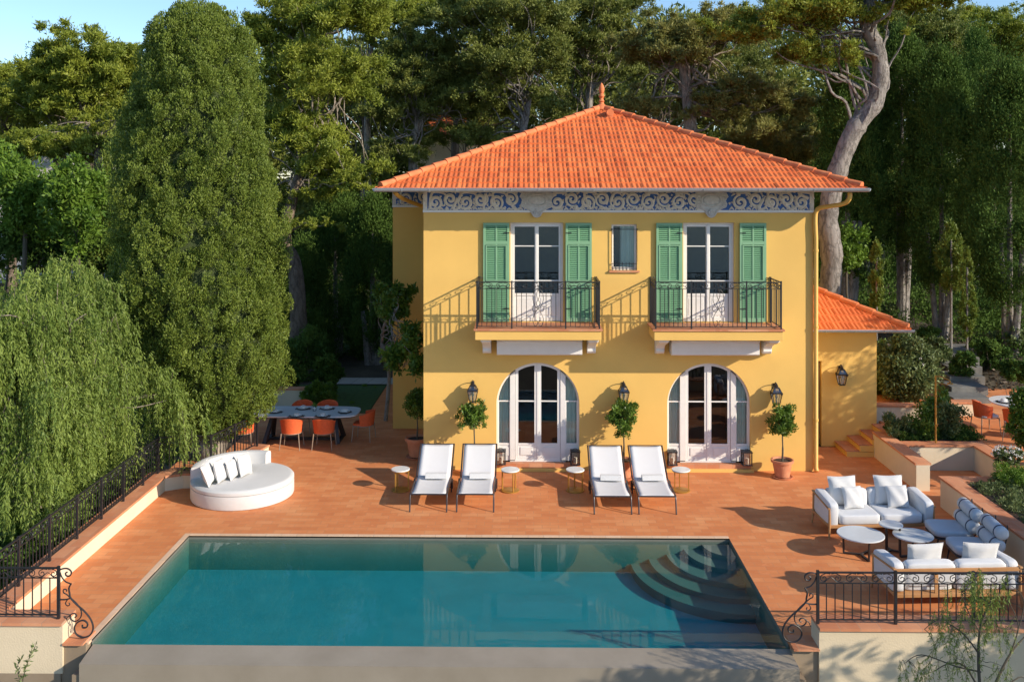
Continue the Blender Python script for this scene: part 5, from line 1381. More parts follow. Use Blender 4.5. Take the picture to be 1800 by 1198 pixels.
# --- generic makers: prototypes are built once round their own foot and copied
def crown_obj(parent, me, m_):
    me.materials.append(m_); o = bpy.data.objects.new('crown', me); C.objects.link(o); o.parent = parent; return o
def pine(label, loc, trunk, cr, m_, seed, n=30000, leaf=(.20, .045), nb=70, trunk_r=.28, bark='bark', flat=.72, fill=.5, group=None, pads=5, padr=.15, name='pine_tree', limb_pale=False, taper=.75):
    """trunk: list of local points; cr: list of (centre, radii) crown masses, local"""
    rg = np.random.default_rng(seed)
    t = thing(name, label, 'tree', loc, group=group)
    m = MB(); k = len(trunk); TP = wobble_tube(m, trunk, [trunk_r*(1-taper*i/(k-1)) for i in range(k)], 10, rg=rg)
    obj('trunk', m, M[bark], t, smooth=True)
    b = MB(); cen = []; rad = []; bt = []
    tot = sum(r[0]*r[1]*r[2] for c, r in cr)
    for c, r in cr:
        c = np.array(c, float); r = np.array(r, float); q = max(5, int(nb*r.prod()/tot))
        root = min(TP, key=lambda v: (v-Vector(c)).length+.6*max(0, v.z-c[2]))
        for i in range(q):
            d = unit(rg.normal(size=3)); d[2] = abs(d[2])*.9-.25; d = unit(d)
            e = c+d*r*rg.uniform(fill, 1.0)
            p0 = TP[min(len(TP)-1, max(0, int(len(TP)*rg.uniform(.45, 1.0))))]
            if (Vector(e)-p0).length > 1.6*r.max()+2: p0 = root
            pts = branch(b if i % 3 == 0 else MB(), p0, Vector(e), trunk_r*rg.uniform(.08, .2), .010, rg, .16, 5, 5)
            s = float(r.mean())*padr
            tn = rg.random()
            for j in range(pads):
                o_ = rg.normal(size=3)*s*1.15*np.array([1, 1, .55]); cen.append(np.array(e)+o_); z_ = s*rg.uniform(.5, 1.3); rad.append((z_, z_, z_*flat)); bt.append(np.clip(tn+.2*rg.normal(), 0, 1))
            if rg.random() < .5:
                mid = pts[int(len(pts)*.7)]; cen.append(np.array(mid)+rg.normal(size=3)*s*.4); rad.append((s*.6, s*.6, s*.6*flat)); bt.append(tn)
    obj('limbs', b, M['palebark' if limb_pale else bark], t, smooth=True)
    me = clumps('foliage', cen, rad, int(n*2.6), leaf[0]*.66, leaf[1]*.9, rg, up=.5, out=.7, rnd=.7, shell=.35, base=np.array(bt), soft=True)
    crown_obj(t, me, M[m_])
    return t
def at_local(o, px, row, D): return tuple(at(px, row, D)-Vector(o))
def pine_at(label, D, base, trunk, masses, m_, seed, **kw):
    """base px of the trunk foot; trunk [(px,row)...]; masses [(px,row,halfwidth px,halfheight px, dD)...]"""
    s = D/FPX
    bx = at(base[0], 500, D).x; loc = Vector((bx, D-CAMD, zt(bx, D-CAMD)-.1))
    tr = [(0, 0, 0)]+[at_local(loc, p, r, D+(dd[0] if dd else 0)) for p, r, *dd in trunk]
    cr = []
    for p, r, hw, hh, *dd in masses:
        d = dd[0] if dd else 0; cr.append((at_local(loc, p, r, D+d), (hw*s, hw*s*.8, hh*s)))
    return pine(label, loc, tr, cr, m_, seed, **kw)
K = dict
# back left
pine_at('rounded olive green umbrella pine on the skyline at the upper left, left of the cypress', 46, (165, 0), [(160, 330), (168, 260), (160, 200)], [(150, 130, 112, 80), (215, 120, 60, 60), (75, 170, 80, 70), (150, 190, 100, 60)], 'lpine', 31, n=76000, nb=190, leaf=(.30, .06), fill=.35, padr=.13, limb_pale=True)
pine_at('lower olive pine cut by the left edge of the picture', 50, (20, 0), [(20, 320), (15, 230)], [(20, 190, 110, 80), (-40, 150, 90, 70), (95, 240, 80, 50)], 'lpine', 32, n=34000, nb=80, leaf=(.30, .06), fill=.5)
pine_at('shadowy pine with a forked pale trunk just left of the cypress', 40, (175, 0), [(172, 320), (170, 250), (150, 215)], [(110, 265, 90, 38), (190, 225, 60, 35), (60, 250, 60, 30)], 'lpine', 33, n=22000, nb=60, trunk_r=.22, limb_pale=True)
# behind cypress to the right
pine_at('tall loose yellow green pine right behind the cypress with bare pale limbs', 34, (528, 0), [(520, 480), (500, 420), (520, 330), (545, 240), (560, 150), (570, 80)],
        [(560, 140, 110, 90), (500, 230, 80, 70), (585, 300, 85, 60), (560, 250, 80, 50), (525, 345, 60, 45), (610, 330, 50, 32), (480, 80, 70, 70), (560, 30, 120, 60), (500, 400, 40, 25), (560, 395, 45, 25)], 'lpine', 34, n=90000, nb=220, leaf=(.22, .04), trunk_r=.30, padr=.17, fill=.35, limb_pale=True)
pine_at('slender pine with thin straight trunk between the cypress and the villa roof', 42, (645, 0), [(646, 300), (645, 200), (643, 130), (660, 60)], [(690, 40, 80, 50), (630, 30, 60, 50), (700, 90, 50, 35)], 'lpine', 35, n=26000, nb=70, trunk_r=.20, bark='palebark')
pine_at('dark pine with pale forked trunk standing behind the left slope of the roof', 41, (728, 0), [(727, 330), (725, 270), (735, 215), (745, 160)], [(740, 150, 85, 60), (690, 200, 60, 50), (790, 190, 65, 60), (745, 80, 80, 50), (700, 270, 60, 45), (790, 240, 70, 40)], 'lpine2', 36, n=66000, nb=170, trunk_r=.26, bark='greybark', padr=.16)
pine_at('wide dark pine behind the middle of the left roof slope, pale trunk showing', 40, (922, 0), [(922, 320), (920, 230), (930, 170), (925, 110)], [(910, 110, 110, 70), (850, 170, 70, 55), (960, 175, 60, 50), (880, 30, 120, 60), (860, 240, 60, 40)], 'lpine2', 37, n=62000, nb=160, trunk_r=.28, bark='greybark', padr=.15)
pine_at('sunlit topped pine above the villa roof near the top middle of the picture', 46, (800, 0), [(800, 260), (810, 120)], [(800, 15, 130, 45), (900, 30, 90, 45), (960, 60, 60, 50)], 'lpine', 38, n=36000, nb=90)
pine_at('grey green pine with bare twisted trunk right behind the roof finial', 42, (1035, 0), [(1036, 320), (1034, 200), (1040, 140), (1030, 90)], [(1040, 70, 85, 60), (1000, 130, 50, 45), (1090, 130, 60, 50), (1060, 10, 90, 50)], 'lpine2', 39, n=42000, nb=120, trunk_r=.28, bark='greybark', limb_pale=True)
pine_at('spreading khaki pine with long bare pale limbs right of the roof finial', 36, (1215, 0), [(1213, 330), (1214, 230), (1206, 160), (1200, 100), (1215, 60)], [(1180, 90, 90, 60), (1260, 60, 80, 55), (1300, 170, 95, 45), (1130, 190, 60, 40), (1340, 230, 80, 45), (1240, 200, 60, 40), (1390, 180, 60, 40)], 'lpine3', 40, n=72000, nb=190, trunk_r=.36, bark='palebark', leaf=(.22, .04), padr=.15, limb_pale=True, fill=.35)
pine_at('drooping khaki pine behind the right roof slope', 39, (1345, 0), [(1340, 330), (1345, 250)], [(1350, 270, 85, 50), (1420, 250, 50, 50), (1280, 290, 60, 35)], 'lpine3', 41, n=40000, nb=100, trunk_r=.25, bark='palebark')
# the leaning curved pine
pine_at('tall leaning pine with thick curved grey trunk behind the right end of the villa', 31.5, (1458, 0), [(1459, 520), (1462, 450), (1455, 385), (1466, 325), (1484, 268), (1506, 222), (1537, 182), (1548, 130), (1540, 80), (1524, 45), (1532, -10)],
        [(1400, 25, 130, 45), (1560, -20, 120, 45), (1300, 60, 90, 35), (1430, 95, 90, 34), (1640, 10, 80, 45), (1500, 30, 60, 30)], 'lpine', 42, n=70000, nb=110, trunk_r=.36, bark='greybark', leaf=(.2, .04), fill=.2, pads=6, taper=.4)
pine_at('yellow green pine at the top right corner of the picture', 48, (1745, 0), [(1745, 300), (1740, 120)], [(1740, 60, 90, 60), (1800, 100, 70, 60), (1660, 90, 60, 60), (1700, 140, 60, 50)], 'lpine', 43, n=42000, nb=100)
pine_at('dull pine crown between the leaning pine and the top right pine', 44, (1625, 0), [(1625, 300), (1625, 130)], [(1620, 70, 80, 70), (1560, 120, 60, 50)], 'lpine2', 44, n=30000, nb=90)
pine_at('dark pine in the second row above the left roof slope', 50, (640, 0), [(640, 320), (640, 180)], [(640, 160, 110, 90), (700, 260, 80, 60)], 'lpine2', 45, n=36000, nb=90)
pine_at('dark pine in the second row behind the khaki pines', 50, (1150, 0), [(1150, 300), (1150, 150)], [(1150, 120, 130, 90), (1250, 110, 110, 80)], 'lpine2', 46, n=42000, nb=100)
pine_at('dark pine in the second row over the middle of the roof', 50, (820, 0), [(820, 300), (830, 150)], [(820, 170, 130, 90), (950, 200, 80, 70)], 'lpine2', 47, n=42000, nb=100)

# --- columnar dark cypresses on the right
def cypress(label, D, px, top, bot, hw, seed, m_='ldark', n=26000, group=None, trunk=True, tr=.16, ntr=4, lf=(.10, .034)):
    rg = np.random.default_rng(seed); s = D/FPX
    x = at(px, 500, D).x; y = D-CAMD; zb = zt(x, y); z1 = at(px, top, D).z; z0 = at(px, bot, D).z
    t = thing('cypress_tree', label, 'tree', (x, y, zb), group=group)
    H = z1-z0; R0 = hw*s; k = max(40, int(n/90))
    u = rg.random(k)**.85; a = rg.uniform(0, 6.283, k)
    prof = np.interp(u, [0, .12, .4, .75, .92, 1], [.35, .8, 1, .72, .4, .06])
    rr = R0*prof*rg.uniform(.62, 1.0, k)*(1+.10*np.sin(a*3+u*9)+.07*np.sin(5*a-u*14))
    cen = np.stack([rr*np.cos(a), rr*np.sin(a), z0-zb+u*H], 1); sz = np.clip(R0*.24, .06, .42)*rg.uniform(.6, 1.2, k)
    me = clumps('foliage', cen, np.stack([sz, sz, sz*1.7], 1), int(n*2.2), lf[0], lf[1], rg, up=.9, out=.6, rnd=.5, shell=.1, soft=True)
    crown_obj(t, me, M[m_])
    m = MB()
    for i in range(ntr):
        a_ = rg.uniform(0, 6.28); o = R0*.22*(ntr > 1); wobble_tube(m, [(o*.4*math.cos(a_), o*.4*math.sin(a_), -.15), (o*.7*math.cos(a_), o*.7*math.sin(a_), (z0-zb)*.5), (o*1.5*math.cos(a_), o*1.5*math.sin(a_), z0-zb+H*.25)], [tr*1.3, tr, tr*.5], 8, rg=rg)
    wobble_tube(m, [(0, 0, -.1), (0, 0, z0-zb+H*.8)], [tr, .03], 7)
    obj('trunk', m, M['greybark'], t, smooth=True)
    return t
cypress('dark dense cypress right behind the leaning grey pine trunk', 35, 1490, 110, 480, 62, 51, n=34000)
cypress('dark cypress with a cluster of pale grey stems beneath it', 36, 1585, 60, 435, 68, 52, n=44000, tr=.13, ntr=5)
cypress('broad dark cypress second from the right edge with split pale stems', 34, 1655, 95, 500, 74, 53, n=46000, tr=.11, ntr=4)
cypress('dark cypress filling the right edge of the picture with bare trunk below', 32, 1775, 120, 530, 84, 54, n=50000, tr=.13, ntr=2)
cypress('dark cypress in shade between the two right hand cypresses', 41, 1715, 60, 540, 70, 55, n=30000)
cypress('dark cypress standing far back between leaning pine and pale stems', 42, 1535, 90, 520, 60, 56, n=26000)
cypress('dark cypress behind the right roof slope left of the leaning pine', 42, 1425, 190, 470, 60, 57, n=28000)
YG = 'young narrow cypresses on the right slope'
cypress('young pencil thin cypress close to the leaning pine trunk', 29, 1541, 425, 560, 11, 58, 'lcyp', n=5000, group=YG, tr=.03, ntr=1, lf=(.09, .03))
cypress('young pencil thin cypress further right among dark shrubs', 29, 1700, 440, 590, 13, 59, 'lcyp', n=5600, group=YG, tr=.03, ntr=1, lf=(.09, .03))
cypress('small drooping lit cypress beside the split pale stems', 30, 1672, 400, 505, 24, 60, 'lcyp', n=8000, tr=.04, ntr=1, lf=(.1, .035))
# dark grove left of the villa and behind the big cypress
cypress('dark evergreen in the shade between the big cypress and the villa', 38, 590, 330, 640, 70, 61, n=36000, ntr=2)
cypress('dark evergreen close to the left corner of the villa', 36, 655, 350, 610, 60, 62, n=32000, ntr=2)
cypress('dark evergreen behind the right edge of the big cypress', 36, 530, 430, 680, 60, 63, n=28000, ntr=1)
cypress('dark evergreen hidden mostly behind the big cypress, left side', 36, 215, 240, 640, 70, 64, 'lcyp', n=32000, ntr=1)

# --- broadleaf shrubs and small trees
def shrub(label, D, px, row, hw, hh, m_, seed, n=6000, leaf=(.12, .05), name='garden_shrub', group=None, dens=26, gz=None, cat='shrub', trunk_h=0, up=.4, flowers=0, mats=None):
    rg = np.random.default_rng(seed); s = D/FPX; c = at(px, row, D); x, y = c.x, D-CAMD
    zb = (zt(x, y) if gz is None else gz); 
    t = thing(name, label, cat, (x, y, zb), group=group)
    rx, rz = hw*s, hh*s; zc = c.z-zb
    k = dens; d = unit(rg.normal(size=(k, 3))); cen = d*rg.uniform(.3, 1.05, (k, 1))*np.array([rx, rx*.85, rz])+np.array([0, 0, zc])
    cen[:, 2] = np.maximum(cen[:, 2], .05)
    me = clumps('foliage', cen, np.full(k, min(rx, rz)*.36)*rg.uniform(.5, 1.3, k), n, leaf[0], leaf[1], rg, up=up, out=.7, rnd=.8, shell=.05, soft=bool(trunk_h))
    crown_obj(t, me, M[m_])
    m = MB()
    for i in range(5 if not trunk_h else 9):
        e = cen[rg.integers(0, k)]
        branch(m, (rg.normal()*.03, rg.normal()*.03, -.05) if not trunk_h else (0, 0, max(.2, zc-rz*.8)), Vector(e), max(.008, rx*.02), .005, rg, .3, 4, 5)
    if trunk_h: branch(m, (0, 0, -.1), (0, 0, max(.2, zc-rz*.8)+.02), rx*.06, rx*.05, rg, .1, 4, 7)
    obj('stems', m, M['twig'], t)
    if flowers:
        cf = unit(rg.normal(size=(flowers, 3))); cf[:, 2] = np.abs(cf[:, 2]); cf = cf*np.array([rx, rx*.85, rz])+np.array([0, 0, zc])
        o = obj('blossoms', clumps('b', cf, np.full(flowers, .03), flowers*9, .035, .03, rg), M['lflower'], t)
    return t
shrub('bright green young tree at the left edge with thin paired trunks', 35, 45, 350, 75, 60, 'lbright', 70, n=20000, dens=60, trunk_h=1, name='broadleaf_tree', cat='tree', leaf=(.2, .08))
shrub('fresh green tree left of the cypress in front of the white house', 33, 135, 350, 55, 80, 'lbright', 71, n=20000, dens=60, trunk_h=1, name='broadleaf_tree', cat='tree', leaf=(.18, .07))
shrub('yellow green treetop touching the left edge', 38, 0, 285, 30, 45, 'lbright', 72, n=9000, dens=30, trunk_h=1, name='broadleaf_tree', cat='tree', leaf=(.2, .08))
shrub('dark green bushy tree filling the gap left of the cypress', 36, 190, 400, 80, 90, 'ldark', 73, n=22000, dens=60, trunk_h=1, name='broadleaf_tree', cat='tree', leaf=(.18, .07))
shrub('dark tree behind the top of the weeping tree', 37, 60, 430, 110, 60, 'ldark', 74, n=20000, dens=60, trunk_h=1, name='broadleaf_tree', cat='tree', leaf=(.18, .07))
shrub('bright yellow green small tree beside the leaning pine trunk', 32.5, 1488, 437, 36, 42, 'lbright', 75, n=5200, dens=34, trunk_h=1, name='broadleaf_tree', cat='tree', leaf=(.14, .07))
shrub('tall glossy sunlit shrub right behind the annex corner', 27.6, 1592, 645, 50, 62, 'lolive', 76, n=15000, dens=80, leaf=(.13, .055), flowers=14)
shrub('second glossy shrub further left behind the annex', 28.6, 1560, 665, 40, 55, 'lbay', 77, n=9000, dens=50, leaf=(.13, .055))
SG2 = 'low shrubs in the bed behind the shower'
for i, (px, row, hw, hh, mm_) in enumerate(((1580, 752, 26, 24, 'lolive'), (1624, 742, 30, 34, 'lbay'), (1668, 738, 26, 36, 'lolive'), (1650, 715, 24, 30, 'lbay'))):
    shrub(['low grey green shrub at the left end of the bed behind the shower', 'leafy green shrub behind the shower wall left of the pole', 'airy shrub right of the shower pole', 'upright shrub behind the shower pole by the stone stair'][i], 23.9+.2*(i == 3)*4, px, row, hw, hh, mm_, 80+i, n=3600, dens=34, leaf=(.085, .03), gz=.56, group=SG2)
shrub('round clipped bright green ball shrub in the planter at the right edge', 20.2, 1778, 838, 36, 22, 'lbright', 85, n=9000, dens=70, leaf=(.045, .018), gz=.55, name='ball_shrub')
shrub('dark leafy shrub at the right edge in front of the round table', 21.5, 1822, 740, 38, 60, 'lbay', 86, n=9000, dens=60, leaf=(.11, .045), gz=.55, flowers=10)
shrub('white flowering shrub beside the ball shrub at the right edge', 21.2, 1772, 800, 26, 16, 'lolive', 87, n=2600, dens=26, leaf=(.06, .03), gz=.55, flowers=40)
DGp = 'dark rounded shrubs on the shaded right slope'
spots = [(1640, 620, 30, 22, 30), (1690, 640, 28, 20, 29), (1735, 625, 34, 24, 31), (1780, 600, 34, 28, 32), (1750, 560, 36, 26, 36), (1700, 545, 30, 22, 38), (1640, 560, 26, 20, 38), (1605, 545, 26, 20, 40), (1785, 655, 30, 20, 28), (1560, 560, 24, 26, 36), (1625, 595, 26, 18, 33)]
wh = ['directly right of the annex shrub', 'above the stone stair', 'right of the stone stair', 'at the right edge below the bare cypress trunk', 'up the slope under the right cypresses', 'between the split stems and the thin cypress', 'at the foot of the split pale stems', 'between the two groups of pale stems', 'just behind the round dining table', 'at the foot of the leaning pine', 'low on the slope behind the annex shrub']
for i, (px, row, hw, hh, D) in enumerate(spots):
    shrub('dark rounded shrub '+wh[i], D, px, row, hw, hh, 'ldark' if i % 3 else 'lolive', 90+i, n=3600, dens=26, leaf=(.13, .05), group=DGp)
for i, (px, row, hw, hh, D, m_, lb) in enumerate(((520, 620, 50, 40, 33, 'ldark', 'dark shrub right of the big cypress beyond the lawn'), (600, 570, 55, 35, 42, 'ldark', 'dark shrub on the far side of the shaded lawn'), (560, 690, 30, 18, 28.8, 'lbay', 'small green shrub just behind the left dining table'),
                                                  (575, 655, 24, 30, 30.5, 'ldark', 'small dark shrub standing on the lawn behind the dining table'), (505, 655, 30, 40, 30, 'ldark', 'dark shrub close behind the big cypress at the low wall'), (640, 590, 30, 40, 37, 'ldark', 'dark shrub beside the villa walkway'), (690, 560, 24, 50, 35, 'ldark', 'tall dark shrub against the back corner of the villa'))):
    shrub(lb, D, px, row, hw, hh, m_, 110+i, n=6000, dens=34, leaf=(.13, .05))
# climbing tree at the villa's recessed left corner
rg = np.random.default_rng(130)
bx, by = -4.0, 4.6
t = thing('climbing_tree', 'glossy leaved tree leaning against the recessed left corner of the villa', 'tree', (bx, by, 0), world=True)
m = MB(); P = wobble_tube(m, [(bx, by, -.05), tuple(at(684, 655, 27)), tuple(at(672, 620, 26.4)), tuple(at(676, 570, 25.6)), tuple(at(700, 540, 24.8))], [.06, .05, .045, .035, .02], 8)
cen = []
for px, row, hw, hh, D, k in ((690, 540, 42, 34, 25.2, 26), (722, 595, 26, 30, 24.0, 20), (700, 625, 24, 26, 24.4, 18), (735, 640, 16, 18, 23.6, 10), (665, 520, 22, 18, 26, 8), (708, 520, 28, 20, 25, 10)):
    c_ = at(px, row, D); s_ = D/FPX; d = unit(rg.normal(size=(k, 3)))*rg.uniform(.2, 1, (k, 1)); q = d*np.array([hw*s_, hw*s_*.7, hh*s_])+np.array(c_); q[:, 1] = np.minimum(q[:, 1], 3.5); q[:, 0] = np.where((q[:, 1] > -.1), np.minimum(q[:, 0], GX0-.12), q[:, 0]); cen += list(q)
    for j in range(0, k, 3): branch(m, P[int(len(P)*rg.uniform(.5, .99))], Vector(q[j]), .016, .006, rg, .3, 4, 5)
obj('trunk', m, M['greybark'], t, smooth=True)
cen = np.array(cen)-np.array([bx, by, 0]); crown_obj(t, clumps('f', cen, np.full(len(cen), .17)*rg.uniform(.6, 1.2, len(cen)), 7000, .13, .055, rg, up=.2, shell=.0), M['lbay'])

# --- the weeping pepper tree outside the left wall
def weeping():
    rg = np.random.default_rng(140); D = 19.6
    b = at(60, 900, D); bx, by = b.x-.4, D-CAMD+.6
    t = thing('weeping_pepper_tree', 'large weeping pepper tree with drooping light green foliage at the left edge', 'tree', (bx, by, -2.6), world=True)
    m = MB(); m2 = MB()
    wobble_tube(m, [(bx, by, -2.8), (bx+.1, by, -1), (bx+.2, by-.1, .8), (bx+.3, by, 2.4), (bx+.2, by, 4)], [.36, .3, .26, .2, .1], 12, rg=rg)
    lobes = [(90, 520, 105, 70, 21), (40, 560, 120, 60, 19), (160, 560, 60, 70, 21), (60, 680, 120, 90, 18.6), (200, 670, 100, 75, 20.5), (255, 690, 80, 70, 21.3), (290, 745, 50, 60, 21.6), (170, 760, 110, 70, 19.4), (60, 810, 90, 80, 18.2), (230, 770, 80, 45, 20.6), (0, 620, 80, 120, 18.5), (110, 470, 45, 35, 21.5), (110, 860, 60, 40, 18.6), (-60, 720, 100, 120, 18), (250, 640, 60, 40, 21)]
    P = []; Dr = []; Tn = []; 
    for px, row, hw, hh, dd in lobes:
        c = at(px, row, dd); s = dd/FPX; nc = int(hw*hh/400); ends = []
        for ic in range(nc):
            d = unit(rg.normal(size=3)); d[2] = abs(d[2])*1.1-.25
            cc = np.array(c)+d*np.array([hw*s, hw*s*.75, hh*s])*rg.uniform(.45, 1.12)
            if cc[0] > xr-.5 and cc[1] < -1.7: cc[0] = xr-.5-rg.random()*.8
            ends.append(cc); tc0 = rg.random(); outv = np.array([d[0], d[1], 0])*.45; sg = rg.uniform(.11, .27)
            for i in range(int(rg.integers(11, 20))):
                st = cc+rg.normal(size=3)*np.array([sg, sg, sg*.6]); L = rg.uniform(.35, 1.15); nn = max(5, int(L/.017)); u = np.linspace(0, 1, nn)
                sp = st[None, :]+np.outer(u*(1-.5*u)*min(L, .9)*.8, outv+rg.normal(size=3)*.2)+np.outer(u**1.4*L, np.array([0, 0, -1.0]))+rg.normal(size=(nn, 3))*.018
                sdir = rg.normal(size=(nn, 3))*.38+np.array([0, 0, -.9])+outv*.5
                P.append(sp); Dr.append(sdir); Tn.append(np.full(nn, tc0)*.65+rg.random(nn)*.35)
                if i == 0: m2.tube([Vector(sp[0]), Vector(sp[nn//2]), Vector(sp[int(nn*.85)])], [.006, .005, .003], 4, cap=False)
        for j in range(0, nc, 3): branch(m, (bx+.25, by, rg.uniform(1.0, 3.2)), Vector(ends[j])+Vector((0, 0, .04)), rg.uniform(.025, .05), .006, rg, .16, 5, 5)
    P = np.concatenate(P); Dr = unit(np.concatenate(Dr)); Tn = np.concatenate(Tn); n = len(P)
    me = leaf_mesh('foliage', P, Dr, .095*(.5+.9*rg.random(n)), .021*(.8+.6*rg.random(n)), Tn, rg)
    me.materials.append(M['lpep']); o = bpy.data.objects.new('crown', me); C.objects.link(o); o.parent = t; o.location = (-bx, -by, 2.6)
    obj('trunk', m, M['palebark'], t, smooth=True); obj('twigs', m2, M['twig'], t)
    print('pepper leaves', n)
weeping()
print('faces', sum(len(m_.polygons) for m_ in bpy.data.meshes))
# shrubs below the left wall
for i, (px, row, hw, hh, D) in enumerate(((40, 980, 90, 60, 17.5), (150, 900, 80, 50, 19), (240, 850, 60, 40, 20.5), (-40, 900, 90, 70, 18), (300, 810, 50, 30, 22.5))):
    x = at(px, row, D).x; 
    shrub('shaded green bush below the left side railing, '+['nearest the camera', 'second from the camera', 'third from the camera', 'at the picture edge', 'farthest, beside the cypress foot'][i], D, px-70, row+40, hw, hh, 'lbright' if i % 2 else 'ldark', 150+i, n=9000, dens=60, leaf=(.10, .045), gz=-2.8, group='bushes below the left wall')

# --- young pepper tree in front of the wall, bottom right
rg = np.random.default_rng(160); D = 12.7
b0 = at(1740, 1330, D); 
t = thing('young_pepper_tree', 'thin bare branched young tree with drooping leaf tufts before the bottom right wall', 'tree', (b0.x, b0.y, b0.z), world=True)
m = MB(); ends = []
def lp(*a): return [tuple(at(x, y, D+d)) for x, y, d in a]
main = [lp((1740, 1330, 0), (1742, 1230, 0), (1775, 1150, .1), (1820, 1100, .2)), lp((1738, 1300, 0), (1722, 1200, -.1), (1722, 1110, 0), (1740, 1060, 0), (1755, 1045, 0)), lp((1740, 1250, 0), (1700, 1175, .1), (1670, 1165, .1), (1640, 1180, .2)), lp((1722, 1150, 0), (1690, 1110, 0), (1650, 1090, .1), (1625, 1105, .1)),
        lp((1724, 1180, 0), (1680, 1170, -.1), (1620, 1150, -.1), (1590, 1165, -.1)), lp((1775, 1150, .1), (1790, 1100, .1), (1775, 1060, .1)), lp((1742, 1230, 0), (1790, 1190, .1), (1810, 1200, .1)), lp((1722, 1110, 0), (1700, 1070, 0), (1690, 1040, 0)), lp((1780, 1140, .1), (1800, 1060, .2), (1780, 1030, .2))]
for i, p in enumerate(main): m.tube(catmull(p, 6), [x for x in np.linspace([.032, .026, .016, .012, .012, .010, .012, .010, .009][i], .004, (len(p)-1)*6+1)], 6); ends.append(catmull(p, 6))
P = []; Dr = []
for px, row, hw, hh, k in ((1700, 1060, 45, 35, 40), (1745, 1035, 45, 30, 34), (1660, 1100, 30, 30, 24), (1700, 1130, 35, 30, 20), (1610, 1170, 30, 16, 18), (1680, 1170, 30, 16, 8), (1765, 1090, 30, 30, 14), (1770, 1175, 30, 20, 8), (1715, 1010, 22, 14, 12)):
    for i in range(k):
        st = np.array(at(px+rg.uniform(-hw, hw), row+rg.uniform(-hh, hh), D+rg.normal()*.2)); L = rg.uniform(.12, .36); nn = int(L/.010); u = np.linspace(0, 1, nn)
        o_ = rg.normal(size=3)*.25; sp = st+np.outer(u*L, np.array([o_[0], o_[1], -1])); P.append(sp); Dr.append(rg.normal(size=(nn, 3))*.55+np.array([0, 0, -.8]))
        m.tube([Vector(sp[0]), Vector(sp[-1])], [.0025, .001], 3, cap=False)
        if i % 3 == 0:
            near = min([q for e in ends for q in e], key=lambda q: (q-Vector(st)).length); branch(m, near, Vector(st), .005, .002, rg, .2, 3, 4)
P = np.concatenate(P); Dr = unit(np.concatenate(Dr)); n = len(P)
me = leaf_mesh('foliage', P-np.array(b0), Dr, .06*(.6+.7*rg.random(n)), .009*(.8+.6*rg.random(n)), rg.random(n), rg); crown_obj(t, me, M['lpep'])
obj('branches', m, M['twig'], t, smooth=True)
# small sprig at the bottom left
D = 12.6; b0 = at(38, 1215, D); t = thing('leafy_sprig', 'small leafy sprig rising before the wall in the bottom left corner', 'plant', (b0.x, b0.y, b0.z), world=True)
m = MB(); Pm = catmull([tuple(at(36, 1300, D)), tuple(at(40, 1200, D)), tuple(at(48, 1165, D)), tuple(at(62, 1135, D))], 8); m.tube(Pm, list(np.linspace(.008, .003, len(Pm))), 5)
Pm2 = catmull([tuple(at(38, 1205, D)), tuple(at(30, 1175, D)), tuple(at(36, 1158, D))], 6); m.tube(Pm2, .004, 5); obj('stem', m, M['twig'], t)
P = []; Dr = []
for PP in (Pm[8:], Pm2):
    for q in PP:
        for s_ in range(3): P.append(np.array(q)); Dr.append(rg.normal(size=3)*.8+np.array([0, 0, .7]))
P = np.array(P); Dr = unit(np.array(Dr)); crown_obj(t, leaf_mesh('f', P-np.array(b0), Dr, .075, .02, rg.random(len(P)), rg), M['lolive'])

# --- planting bed ground cover with small white flowers
def carpet(name, label, x0, x1, y0, y1, z, n, m_, leaf, up=.5, h=.12, seed=1, cat='ground cover'):
    rg = np.random.default_rng(seed); k = n//60
    cen = np.stack([rg.uniform(x0, x1, k), rg.uniform(y0, y1, k), z+rg.uniform(0, h, k)], 1)
    me = clumps(name, cen, np.full(k, .09)*rg.uniform(.5, 1.3, k), n, leaf[0], leaf[1], rg, up=up); me.materials.append(M[m_])
    o = bpy.data.objects.new(name, me); C.objects.link(o); tag(o, label, cat, kind='stuff'); return o
carpet('ground_cover', 'low grey green ground cover in the planter behind the lounge chairs', RX+.42, 13, -8.6, -2.8, .57, 48000, 'lolive', (.06, .02), seed=170)
carpet('white_flowers', 'scattered small white flowers in the right planter', RX+.5, 12.6, -8.0, -2.8, .68, 3000, 'lflower', (.03, .026), up=.9, h=.08, seed=171)
carpet('bed_planting', 'leaf cover in the bed behind the shower', RX+.3, 11.1, .5, 1.55, .57, 7000, 'ldark', (.07, .03), seed=172)
rg = np.random.default_rng(173); n = 42000
x = rg.uniform(2, 30, n); y = rg.uniform(6, 26, n); z = tz(x, y)+.04
me = leaf_mesh('leaf_litter', np.stack([x, y, z], 1), unit(rg.normal(size=(n, 3))*np.array([1, 1, .25])), .14, .06, rg.random(n), rg); me.materials.append(M['litter']); o = bpy.data.objects.new('leaf_litter', me); C.objects.link(o); tag(o, 'brown leaf litter on the shaded right slope', 'leaf litter', kind='stuff')
